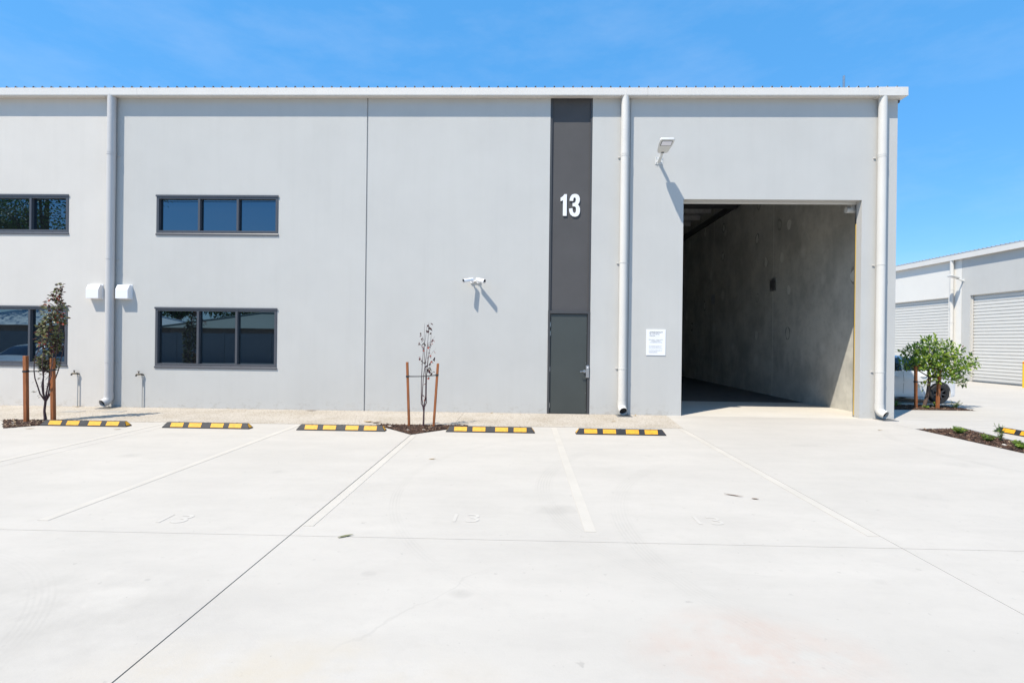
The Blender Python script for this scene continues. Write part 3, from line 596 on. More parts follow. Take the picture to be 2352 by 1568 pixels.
for x, lab in ((-9.80, 'drain grate frame below the downpipe between the two vent cowls'), (2.33, 'drain grate frame below the downpipe beside the dark door strip'), (8.27, 'drain grate frame below the downpipe at the building corner')):
    gt = thing('drain_grate', (x, 11.40, 0.004), lab, 'drain', None, 0, True); gt.location.z = 0.005 if x < 8 else 0.001
    b = MB(); b.box(-0.17, 0.17, -0.17, -0.145, 0, 0.012); b.box(-0.17, 0.17, 0.145, 0.17, 0, 0.012); b.box(-0.17, -0.145, -0.144, 0.144, 0, 0.012); b.box(0.145, 0.17, -0.144, 0.144, 0, 0.012); b.build('rim', 'galv', gt)
    for i in range(8): MB().box(-0.135 + i * 0.036, -0.122 + i * 0.036, -0.144, 0.144, 0.001, 0.009).build('bar', 'galv', gt)
    MB().box(-0.144, 0.144, -0.144, 0.144, -0.0005, 0.0006).build('pit', 'slot_black', gt)
for i, (x, y) in enumerate(((-10.08, 10.80), (-9.18, 10.86))):
    o = MB().box(x - 0.19, x + 0.19, y - 0.12, y + 0.12, 0.0035, 0.010).build('pit_cover', 'cover_grey'); o2 = alone(o, (x, y, 0.0035), ('flat grey service pit cover in the footpath in front of the white wall', 'flat grey service pit cover in the footpath in front of the downpipe elbow')[i], 'pit cover')

# ------------------------------------------------------------------ wheel stops
def wheel_stop():
    t = thing('wheel_stop', (0, 0, 0), 'x', 'wheel stop', 'wheel stops along the car park', 0, True)
    L_, w, h = 1.65, 0.15, 0.10
    e = 0.062; fr = 0.05
    B = MB(); b0 = 0.014
    pts = [(-L_ / 2, 0), (L_ / 2, 0), (L_ / 2, w), (-L_ / 2, w)]; top = [(-L_ / 2 + e, fr), (L_ / 2 - e, fr), (L_ / 2 - e, w - fr), (-L_ / 2 + e, w - fr)]
    B.add([(*p, 0.0) for p in pts] + [(*p, b0) for p in pts] + [(*p, h) for p in top],
          [(3, 2, 1, 0), (0, 1, 5, 4), (1, 2, 6, 5), (2, 3, 7, 6), (3, 0, 4, 7), (4, 5, 9, 8), (5, 6, 10, 9), (6, 7, 11, 10), (7, 4, 8, 11), (8, 9, 10, 11)])
    B.build('body', 'rubber', t, bevel=0.004)
    tl = L_ - 2 * e; nrm = Vector((0, -(h - b0), fr)).normalized() * 0.0025
    for a, b in ((0.06, 0.215), (0.285, 0.44), (0.56, 0.715), (0.785, 0.94)):
        xa, xb = -L_ / 2 + e + a * tl, -L_ / 2 + e + b * tl
        for s in (0, 1):
            P = []
            for u, x in ((0.10, xa), (0.10, xb), (0.93, xb), (0.93, xa)):
                y = fr * u; z = b0 + (h - b0) * u
                P.append(Vector((x, y, z)))
            out = [p + nrm for p in P]; inn = [p - nrm for p in P]; vs = inn + out
            if s: vs = [Vector((v.x, w - v.y, v.z)) for v in vs]
            MB().add(vs, [(0, 1, 2, 3), (7, 6, 5, 4), (0, 4, 5, 1), (1, 5, 6, 2), (2, 6, 7, 3), (3, 7, 4, 0)]).build('reflective_pad', 'yellow_pad', t)
    for s in (-1, 1):
        P = []
        for u, f_ in ((0.12, 0.14), (0.12, 0.86), (0.9, 0.80), (0.9, 0.20)):
            P.append(Vector((s * (L_ / 2 - e * u), (fr * u) + (w - 2 * fr * u) * f_, b0 + (h - b0) * u)))
        nn = Vector((s * (h - b0), 0, e)).normalized() * 0.0025
        MB().add([p - nn for p in P] + [p + nn for p in P], [(0, 1, 2, 3), (7, 6, 5, 4), (0, 4, 5, 1), (1, 5, 6, 2), (2, 6, 7, 3), (3, 7, 4, 0)]).build('end_pad', 'yellow_pad', t)
    for x in (-0.55, 0.0, 0.55): MB().tube([(x, w / 2, h - 0.002), (x, w / 2, h + 0.004)], 0.017, 10).build('bolt_cap', 'black', t)
    return t
ws0 = wheel_stop()
spots = [(-8.27, 9.06, 0, 'rubber wheel stop overlapping the mulch pit of the leafy young tree'),
         (-5.916, 9.04, 0, 'black and yellow rubber wheel stop in front of the three-pane lower window'),
         (-3.368, 9.02, 0, 'black and yellow rubber wheel stop touching the left corner of the bare sapling\'s mulch pit'),
         (-0.596, 9.085, 0, 'black and yellow rubber wheel stop between the bare sapling\'s pit and the dark door'),
         (1.81, 9.06, 0, 'black and yellow rubber wheel stop facing the downpipe and the white notice board'),
         (9.50, 9.29, R(-88), 'black and yellow rubber wheel stop behind the weedy garden strip at the building corner'),
         (-17.2, 9.0, 0, 'rubber wheel stop in front of the white car left of the building')]
for i, (x, y, rz, lab) in enumerate(spots):
    o = ws0 if i == 0 else copy_tree(ws0); o.location = (x, y, 0.0005); o.rotation_euler.z = rz; o['label'] = lab

# ------------------------------------------------------------------ planting
def mulch(poly, n, name, label, seed, size=0.05, pale=0.05):
    rnd = random.Random(seed); b = MB()
    xs = [p[0] for p in poly]; ys = [p[1] for p in poly]
    def inside(x, y):
        r = False; j = len(poly) - 1
        for i in range(len(poly)):
            (xi, yi), (xj, yj) = poly[i], poly[j]
            if (yi > y) != (yj > y) and x < (xj - xi) * (y - yi) / (yj - yi) + xi: r = not r
            j = i
        return r
    b.prism(poly, -0.04, -0.006, 'z', 0)
    cx, cy = sum(xs) / len(xs), sum(ys) / len(ys); k = 0
    while k < n:
        x, y = rnd.uniform(min(xs), max(xs)), rnd.uniform(min(ys), max(ys))
        if not inside(x, y) or not inside(x + (x - cx) * 0.03, y + (y - cy) * 0.03): continue
        k += 1; d = min(1, 4 * rnd.random()); l, w, t_ = size * rnd.uniform(.4, 1.5), size * rnd.uniform(.12, .35), 0.006
        mm = Matrix.Translation((x, y, rnd.uniform(-0.002, 0.022))) @ Matrix.Rotation(rnd.uniform(0, 6.3), 4, 'Z') @ Matrix.Rotation(rnd.gauss(0, .35), 4, 'Y') @ Matrix.Rotation(rnd.gauss(0, .4), 4, 'X')
        q = rnd.random(); b.m = mm; b.box(-l / 2, l / 2, -w / 2, w / 2, -t_ / 2, t_ / 2, 3 if q < pale else (1 if q < .5 else 2)); b.m = None
    o = b.build(name, ['mulch_soil', 'mulch_dark', 'mulch_mid', 'mulch_pale'], None, fix=False)
    return alone(o, (cx, cy, 0), label, 'mulch', None, 'stuff')
mulch([LA, (lbr[0], lbr[1]), (lbl[0], lbl[1])], 2600, 'bark_mulch', 'brown bark mulch in the triangular pit of the leafy young tree', 1, 0.06, 0.08)
mulch([(MA[0], MA[1] + 0.01), mbr, mbl], 2600, 'bark_mulch', 'brown bark mulch in the triangular pit of the bare sapling', 2, 0.055, 0.03)
SB = [(8.035, 10.25), (8.01, 4.2), (8.72, 4.2), (8.75, 8.8), (9.05, 10.38)]
mulch(SB, 5200, 'bark_mulch', 'brown bark mulch in the weedy garden strip at the building corner', 3, 0.055, 0.05)
mulch([(8.66, 13.30), (12.0, 13.30), (12.0, 14.33), (8.66, 14.33)], 2600, 'bark_mulch', 'shaded bark mulch under the round green tree', 4, 0.06, 0.03)
kb = MB(); kb.prism([(8.725, 4.2), (8.795, 4.2), (8.815, 8.8), (9.115, 10.42), (9.07, 10.40), (8.755, 8.8)], -0.04, 0.03, 'z'); alone(kb.build('garden_kerb', 'kerb_concrete'), (8.8, 8, 0), 'thin grey concrete kerb edging the weedy garden strip', 'kerb')

def leaf(b, p, d, size, width, rnd, mi):
    d = d.normalized(); up = Vector((rnd.gauss(0, .5), rnd.gauss(0, .5), 1)).normalized(); s = d.cross(up)
    if s.length < 1e-3: s = Vector((1, 0, 0))
    s.normalize(); u = s.cross(d)
    q = [p, p + d * size * .30 + s * width * .5 + u * .12 * width, p + d * size * .72 + s * width * .38 + u * .10 * width, p + d * size - u * .08 * size,
         p + d * size * .72 - s * width * .38 + u * .10 * width, p + d * size * .30 - s * width * .5 + u * .12 * width, p + d * size * .5 - u * .04 * size]
    b.add(q, [(0, 1, 6), (1, 2, 6), (2, 3, 6), (3, 4, 6), (4, 5, 6), (5, 0, 6)], mi)
def stake(base, top, lab, h=0.045):
    b = MB(); bx, tx = Vector(base), Vector(top); w = h / 2; vs = []
    for c in (bx, tx):
        vs += [c + Vector((-w, -w, 0)), c + Vector((w, -w, 0)), c + Vector((w, w, 0)), c + Vector((-w, w, 0))]
    vs[0:4] = [v + Vector((0, 0, -0.02)) for v in vs[0:4]]
    b.add(vs, [(3, 2, 1, 0), (4, 5, 6, 7), (0, 1, 5, 4), (1, 2, 6, 5), (2, 3, 7, 6), (3, 0, 4, 7)])
    o = b.build('tree_stake', 'timber', None, bevel=0.003); return alone(o, base, lab, 'stake', 'timber tree stakes')
def tie(a, b_, r, lab):
    a, b_ = Vector(a), Vector(b_); o = MB()
    mid = (a + b_) / 2
    for y in (-0.016, 0.016):
        pts = [a + (b_ - a) * i / 8 + Vector((0, y * math.cos(i / 8 * 6.28) + y * .5, -0.012 * math.sin(i / 8 * 3.14))) for i in range(9)]
        o.tube(pts, 0.010, 6)
    for c in (a, b_): o.box(c.x - r, c.x + r, c.y - r, c.y + r, c.z - 0.018, c.z + 0.018)
    ob = o.build('tree_tie', 'strap'); return alone(ob, mid, lab, 'tree tie')

# the leafy young tree in the left pit
def leafy():
    rnd = random.Random(11); base = Vector((-9.50, 9.57, 0)); t = thing('young_tree', base, 'slender young tree with dense purple-green leaves between two stakes', 'tree')
    tr = MB(); tr.tube([base + Vector((0, 0, -0.02)), base + Vector((.005, 0, .06)), base + Vector((-.015, 0, .2)), base + Vector((.01, 0, .42))], [.034, .026, .02, .02], 10)
    stems = []
    for k in range(7):
        a = k * 0.9 + .3; sp = rnd.uniform(.03, .10); hgt = [2.72, 2.35, 2.0, 2.25, 1.75, 1.9, 1.5][k]
        off = Vector((math.cos(a) * sp, math.sin(a) * sp, 0)); lean = Vector((.22 * hgt / 2.7, 0, 0))
        pts = [base + Vector((.01, 0, .38)), base + Vector((.0, 0, .55)) + off * .9]
        for j in range(1, 9): pts.append(base + Vector((0, 0, .55 + (hgt - .55) * j / 8)) + off * (1 + 1.3 * math.sin(j / 8 * 3)) + lean * (j / 8) ** 1.4 + Vector((rnd.gauss(0, .008), rnd.gauss(0, .008), 0)))
        tr.tube(pts, [.013] + [.012 - .0011 * j for j in range(len(pts) - 1)], 6); stems.append(pts)
    for k in range(6): # low twigs
        z = rnd.uniform(.5, .95); a = rnd.uniform(0, 6.28); p = base + Vector((0, 0, z)); e = p + Vector((math.cos(a) * .16, math.sin(a) * .12, .14)); tr.tube([p, e], .003, 4); stems.append([p, e])
    tr.build('trunk', 'bark_purple', t, smooth=True)
    cr = MB()
    def halfw(z):
        pts = [(.45, .06), (1.0, .08), (1.14, .10), (1.29, .14), (1.46, .16), (1.64, .23), (1.83, .19), (2.08, .21), (2.33, .13), (2.57, .06), (2.75, .03), (2.85, .015)]
        for (a, b1), (c, d1) in zip(pts, pts[1:]):
            if a <= z <= c: return b1 + (d1 - b1) * (z - a) / (c - a)
        return .02
    cxf = lambda z: -.03 + .24 * (max(0, z - .6) / 2.2) ** 1.2 + .02 * math.sin(z * 7)
    for k in range(66):
        z = rnd.uniform(1.02, 2.72)
        if rnd.random() > min(1, halfw(z) / .16 + .1): continue
        a = rnd.uniform(0, 6.28); hw = halfw(z) * rnd.uniform(.45, 1.0); c = base + Vector((cxf(z) + math.cos(a) * hw, math.sin(a) * hw * .9, z)); r0 = rnd.uniform(.05, .085)
        tipp = z > 2.3 or (hw > .15 and math.cos(a) > .6)
        for j in range(rnd.randrange(14, 26)):
            d = Vector((rnd.gauss(0, 1), rnd.gauss(0, 1), rnd.gauss(0, 1))).normalized(); p = c + Vector((d.x * r0, d.y * r0, d.z * r0 * 1.3)) * rnd.random() ** .4; q = rnd.random()
            mi = (3 if q < .4 else 4 if q < .6 else 2) if tipp and rnd.random() < .6 else (0 if q < .38 else 1 if q < .68 else 2 if q < .86 else 3)
            leaf(cr, p, d + Vector((math.cos(a) * .8, math.sin(a) * .8, rnd.uniform(-.8, .3))), rnd.uniform(.05, .085), rnd.uniform(.036, .056), rnd, mi)
    for k in range(60):
        z = rnd.uniform(.45, 1.1); a = rnd.uniform(0, 6.28); hw = rnd.uniform(.03, .14); leaf(cr, base + Vector((cxf(z) + math.cos(a) * hw, math.sin(a) * hw, z)), Vector((math.cos(a), math.sin(a), -.2)), rnd.uniform(.03, .06), rnd.uniform(.02, .035), rnd, rnd.choice((0, 2, 2, 3)))
    for s in stems[:7]:
        for j in range(10):
            p = s[-1] + (s[-3] - s[-1]) * (j / 10); a = j * 2.4; leaf(cr, p, Vector((math.cos(a), math.sin(a), .35)), .06, .036, rnd, rnd.choice((2, 3, 3, 4)))
    cr.build('crown', ['leaf_green', 'leaf_olive', 'leaf_dark', 'leaf_purple', 'leaf_red'], t, fix=False)
leafy()
stake((-9.63, 9.33, 0), (-9.66, 9.33, 1.30), 'square timber stake left of the leafy young tree', .062); stake((-9.31, 9.55, 0), (-9.34, 9.55, 1.25), 'square timber stake right of the leafy young tree', .062)
tie((-9.654, 9.33, 1.0), (-9.334, 9.55, 1.02), .036, 'black strap tying the leafy young tree to its stakes')

# the bare sapling in the middle pit
def bare():
    rnd = random.Random(5); base = Vector((-1.935, 9.57, 0)); t = thing('bare_sapling', base, 'bare thin sapling with a few red-brown leaves between two stakes', 'tree')
    tr = MB(); tr.tube([base + Vector((-.02, 0, -0.02)), base + Vector((0, 0, .05)), base + Vector((.005, 0, .3)), base + Vector((0, 0, .38))], [.026, .019, .015, .024], 10)
    ends = []; B = lambda x, y, z: base + Vector((x, y, z))
    def stem(pts, r): tr.tube(pts, [r * (1 - .8 * i / (len(pts) - 1)) for i in range(len(pts))], 6); ends.append(pts)
    stem([B(0, 0, .36), B(-.05, .01, .46), B(-.055, .02, .9), B(-.04, .02, 1.25), B(-.02, .01, 1.5), B(.02, 0, 1.72), B(.05, 0, 2.0)], .011)
    stem([B(0, 0, .36), B(.055, 0, .48), B(.04, -.01, .8), B(.055, -.01, 1.1), B(.09, 0, 1.4), B(.12, 0, 1.62), B(.135, 0, 1.85)], .012)
    stem([B(0, 0, .36), B(-.03, -.02, .55), B(-.01, -.02, .95), B(.03, 0, 1.3), B(.06, 0, 1.6), B(.08, 0, 1.85), B(.085, 0, 2.04)], .011)
    stem([B(0, 0, .36), B(.03, .02, .6), B(.03, .02, 1.0), B(.0, .02, 1.4), B(-.01, .02, 1.75), B(.0, .01, 2.02)], .010)
    stem([B(0, 0, .36), B(.045, .03, .6), B(.05, .02, 1.1), B(.07, .02, 1.5)], .009)
    for z, dx, dz in ((1.35, .15, .2), (1.2, .14, .18), (1.55, .13, .22), (1.5, -.08, .16), (1.05, .08, .16), (1.7, -.05, .15), (.95, .10, .14), (1.62, .12, .12), (1.25, -.07, .12)):
        s = B(.04 + (.03 if dx > 0 else -.06), rnd.uniform(-.03, .03), z); stem([s, s + Vector((dx * .5, rnd.uniform(-.03, .03), dz * .45)), s + Vector((dx, rnd.uniform(-.05, .05), dz))], .0038)
    tr.build('trunk', 'bark_purple', t, smooth=True)
    cr = MB()
    for k in range(80):
        s = rnd.choice(ends); i = rnd.randrange(len(s) - 1); u = rnd.random(); p = s[i] + (s[i + 1] - s[i]) * u
        if p.z < .55 or rnd.random() < .2 and p.z < 1.0: continue
        a = rnd.uniform(0, 6.28); leaf(cr, p, Vector((math.cos(a), math.sin(a), rnd.uniform(-1.6, -.2))), rnd.uniform(.05, .078), rnd.uniform(.028, .044), rnd, rnd.choice((0, 0, 0, 0, 1, 2)))
    for k in range(7): leaf(cr, B(.09 + .02 * rnd.gauss(0, 1), 0, 2.03 - .018 * k), Vector((rnd.uniform(-1, 1.3), rnd.uniform(-1, 1), -.6)), .075, .03, rnd, rnd.choice((0, 1)))
    cr.build('crown', ['leaf_purple', 'leaf_dark', 'leaf_red'], t, fix=False)
bare()
stake((-2.215, 9.57, 0), (-2.268, 9.57, 1.265), 'square timber stake left of the bare sapling', .044); stake((-1.735, 9.56, 0), (-1.662, 9.56, 1.245), 'square timber stake right of the bare sapling', .044)
tie((-2.257, 9.57, .985), (-1.677, 9.56, 1.02), .027, 'black strap tying the bare sapling to its stakes')

# the round green tree beyond the corner
def green_tree():
    rnd = random.Random(21); base = Vector((11.02, 13.75, 0)); t = thing('green_tree', base, 'small round bright green tree with two stakes beside the parked white car', 'tree')
    tr = MB(); P = lambda x, y, z: Vector((x, 13.75 + y, z))
    tr.tube([base + Vector((-.03, 0, -.02)), base + Vector((0, 0, .1)), P(11.10, 0, .4), P(11.14, 0, .8), P(11.12, .03, 1.15)], [.052, .045, .042, .036, .028], 10)
    cl = [(10.80, .0, 1.52, .24), (11.05, -.1, 1.70, .26), (11.35, .1, 1.68, .30), (11.65, -.1, 1.55, .28), (11.90, .1, 1.40, .25), (12.20, 0, 1.28, .20), (12.34, 0, 1.22, .12), (10.70, .1, 1.22, .22), (10.90, -.2, 1.22, .28),
          (11.25, -.25, 1.25, .32), (11.55, -.2, 1.15, .32), (11.85, -.1, 1.05, .26), (11.35, -.2, .92, .27), (11.15, -.1, .86, .16), (11.95, 0, .74, .13), (11.7, -.1, .86, .17), (10.95, -.05, .58, .09), (12.08, 0, .70, .08), (10.52, 0, 1.16, .10), (11.2, .3, 1.4, .38), (11.6, .35, 1.3, .36), (10.85, .3, 1.35, .3)]
    cr = MB()
    for x, y, z, r in cl:
        c = P(x, y, z); tr.tube([P(11.13, 0, .85 if z < 1.2 else 1.1), (P(11.13, 0, 1.0) + c) / 2 + Vector((0, 0, -.05)), c], [.018, .012, .005], 5)
        for k in range(int(82 * (r / .25) ** 2)):
            d = Vector((rnd.gauss(0, 1), rnd.gauss(0, 1), rnd.gauss(0, 1))).normalized(); p = c + d * r * rnd.random() ** .45
            q = rnd.random(); mi = 0 if q < .46 else 1 if q < .82 else 2 if q < .996 else 3
            dd = (d + Vector((0, 0, rnd.uniform(-.3, .7)))); 
            for s in range(3 if rnd.random() < .35 else 1): leaf(cr, p + Vector((0, 0, .02 * s)), dd + Vector((rnd.gauss(0, .6), rnd.gauss(0, .6), rnd.gauss(0, .4))), rnd.uniform(.07, .115), rnd.uniform(.032, .048), rnd, mi)
    tr.build('trunk', 'bark_brown', t, smooth=True); cr.build('crown', ['leaf_bright', 'leaf_mid', 'leaf_deep', 'leaf_red'], t, fix=False)
green_tree()
stake((10.76, 13.72, 0), (10.74, 13.72, 1.15), 'square timber stake in shade left of the round green tree', .058); stake((11.24, 13.60, 0), (11.28, 13.60, 1.10), 'square sunlit timber stake right of the round green tree', .062)
tie((10.745, 13.72, .72), (11.265, 13.60, .74), .036, 'black strap tying the round green tree to its stakes')

# weeds and low plants
def weed(x, y, h, n, lab, seed, upright=.8, mats=('leaf_bright', 'leaf_mid', 'leaf_green')):
    rnd = random.Random(seed); base = Vector((x, y, 0.0)); t = thing('low_plant', base, lab, 'plant', 'low plants in the mulch'); s = MB(); l = MB()
    for k in range(n):
        a = rnd.uniform(0, 6.28); sp = h * rnd.uniform(.2, 1.0) * (1.2 - upright); e = base + Vector((math.cos(a) * sp, math.sin(a) * sp, h * rnd.uniform(.5, 1))); s.tube([base, (base + e) / 2 + Vector((0, 0, h * .1)), e], .0028, 4)
        for j in range(7): p = base + (e - base) * (.3 + .1 * j); b2 = rnd.uniform(0, 6.28); leaf(l, p, Vector((math.cos(b2), math.sin(b2), .3)), rnd.uniform(.03, .055), rnd.uniform(.016, .028), rnd, rnd.randrange(3))
    s.build('stems', 'leaf_mid', t); l.build('leaves', list(mats), t, fix=False)
wl = [(8.45, 9.72, .12, 14, 'low green weed nearest the narrow tip of the garden strip', .2), (8.62, 9.95, .10, 10, 'small weed against the kerb at the tip of the garden strip', .2), (8.60, 9.05, .30, 6, 'tall spindly weed rising from the middle of the garden strip', .9), (8.34, 9.0, .11, 18, 'spreading bright green weed mat in the garden strip', .1),
      (8.42, 8.55, .10, 12, 'low green weed in the garden strip below the tall spindly weed', .2), (8.55, 8.30, .22, 8, 'upright bushy weed in the garden strip beside the kerb', .7), (8.25, 8.35, .09, 10, 'flat little weed at the slab edge of the garden strip', .2), (8.50, 7.95, .26, 9, 'dark leafy weed further along the garden strip', .7), (8.2, 7.7, .15, 10, 'dark low weed at the slab edge far along the garden strip', .4)]
for i, (x, y, h, n, lab, u) in enumerate(wl): weed(x, y, h * 1.15, int(n * 1.7), lab, 50 + i, u)
wl = [(10.86, 13.52, .10, 10, 'low plant by the shaded stake under the round green tree', .3), (11.75, 13.65, .26, 16, 'grassy tuft right of the round green tree', .6), (10.35, 13.9, .2, 14, 'shaded low plant beside the building under the tree', .3), (11.40, 13.9, .16, 10, 'low plant behind the sunlit stake of the round green tree', .4)]
for i, (x, y, h, n, lab, u) in enumerate(wl): weed(x, y, h, n, lab, 80 + i, u)

# fallen leaves and litter
def fallen(x, y, l, w, rz, m, lab, z=0.001, curl=.25):
    b = MB(); n = 7; vs = []
    for i in range(n + 1):
        u = i / n; ww = w * math.sin(math.pi * min(.97, .06 + u * .94)) * .5; xx = (u - .5) * l; yy = .12 * l * math.sin(u * 2.6); zz = curl * l * (u - .45) ** 2 + .003
        vs += [(xx, yy - ww, zz + .25 * ww), (xx, yy, zz), (xx, yy + ww, zz + .25 * ww)]
    for i in range(n): b.add([], []); b.f += [(3 * i, 3 * i + 1, 3 * i + 4, 3 * i + 3), (3 * i + 1, 3 * i + 2, 3 * i + 5, 3 * i + 4)]; b.mi += [0, 0]
    b.v += vs
    o = b.build('fallen_leaf', m, None, fix=False); o.location = (x, y, z); o.rotation_euler.z = rz; tag(o, lab, 'leaf', 'fallen leaves on the concrete')
    md = o.modifiers.new('thick', 'SOLIDIFY'); md.thickness = 0.0015
fallen(-1.507, 4.19, .13, .032, .5, 'leaf_olive', 'yellow-green fallen leaf lying on the long cross joint of the slabs')
fallen(2.36, 5.54, .20, .022, -.6, 'leaf_dry_dark', 'long curved brown fallen leaf in the stall facing the notice board')
fallen(2.555, 5.44, .075, .025, -.4, 'leaf_dry_dark', 'short dark fallen leaf beside the long curved brown one')
fallen(-1.28, 6.98, .10, .03, .1, 'leaf_dry', 'pale dry leaf in the stall facing the dark door')
fallen(-8.95, 8.72, .16, .03, .2, 'leaf_dry', 'dry curled leaf in front of the wheel stop by the leafy young tree')
fallen(-7.38, 8.80, .12, .03, .3, 'leaf_dry', 'dry leaf beside the wheel stop end near the painted line')
fallen(-4.95, 11.42, .28, .05, .1, 'leaf_dry_dark', 'large dark curled leaf against the foot of the grey wall', .005)
fallen(1.95, 10.55, .14, .03, .1, 'leaf_dry', 'small pale leaf on the footpath below the middle downpipe', .005)
fallen(-3.15, 9.98, .22, .09, -.2, 'leaf_dry', 'broad dry leaf on the footpath at the corner of the bare sapling\'s pit', .005, .5)
fallen(-2.95, 9.90, .20, .08, .5, 'leaf_dry_dark', 'crumpled dark leaf by the broad dry leaf at the sapling\'s pit', .005, .6)
fallen(-9.75, 11.30, .20, .03, .2, 'leaf_dry', 'dry leaf on the footpath behind the leafy young tree', .005)
fallen(-10.6, 11.48, .22, .05, .4, 'leaf_dry', 'dry leaves at the foot of the tap on the white wall', .005, .6)
fallen(7.15, 10.0, .10, .03, .0, 'leaf_dry', 'dry leaf on the slab before the building corner')
fallen(2.62, 11.45, .12, .04, 1.2, 'leaf_dry', 'dry leaf at the foot of the wall below the notice board', .005, .6)
fallen(-.72, 11.50, .09, .04, .9, 'leaf_dry', 'scrap of dry leaf at the wall foot left of the dark door', .005, .6)
for x, y, r, lab in ((-2.58, 9.50, .022, 'pale stone at the left side of the bare sapling\'s mulch'), (-2.14, 9.14, .016, 'pale stone at the front of the bare sapling\'s mulch'), (-1.85, 9.18, .02, 'pale stone near the tip of the bare sapling\'s mulch'), (-9.75, 9.18, .028, 'pale stone at the front of the leafy tree\'s mulch'), (-9.62, 9.05, .02, 'small pale stone beside a bigger one in the leafy tree\'s mulch'), (8.25, 8.62, .03, 'pale stone in the weedy garden strip')):
    bm = bmesh.new(); bmesh.ops.create_icosphere(bm, subdivisions=2, radius=r); rnd = random.Random(x)
    for v in bm.verts: v.co = Vector((v.co.x * 1.5, v.co.y, v.co.z * .45)) * (1 + rnd.uniform(-.15, .15))
    me = bpy.data.meshes.new('pebble'); bm.to_mesh(me); bm.free(); me.materials.append(M('stone_pale')); o = bpy.data.objects.new('pebble', me); C.objects.link(o); o.location = (x, y, .022); tag(o, lab, 'stone')

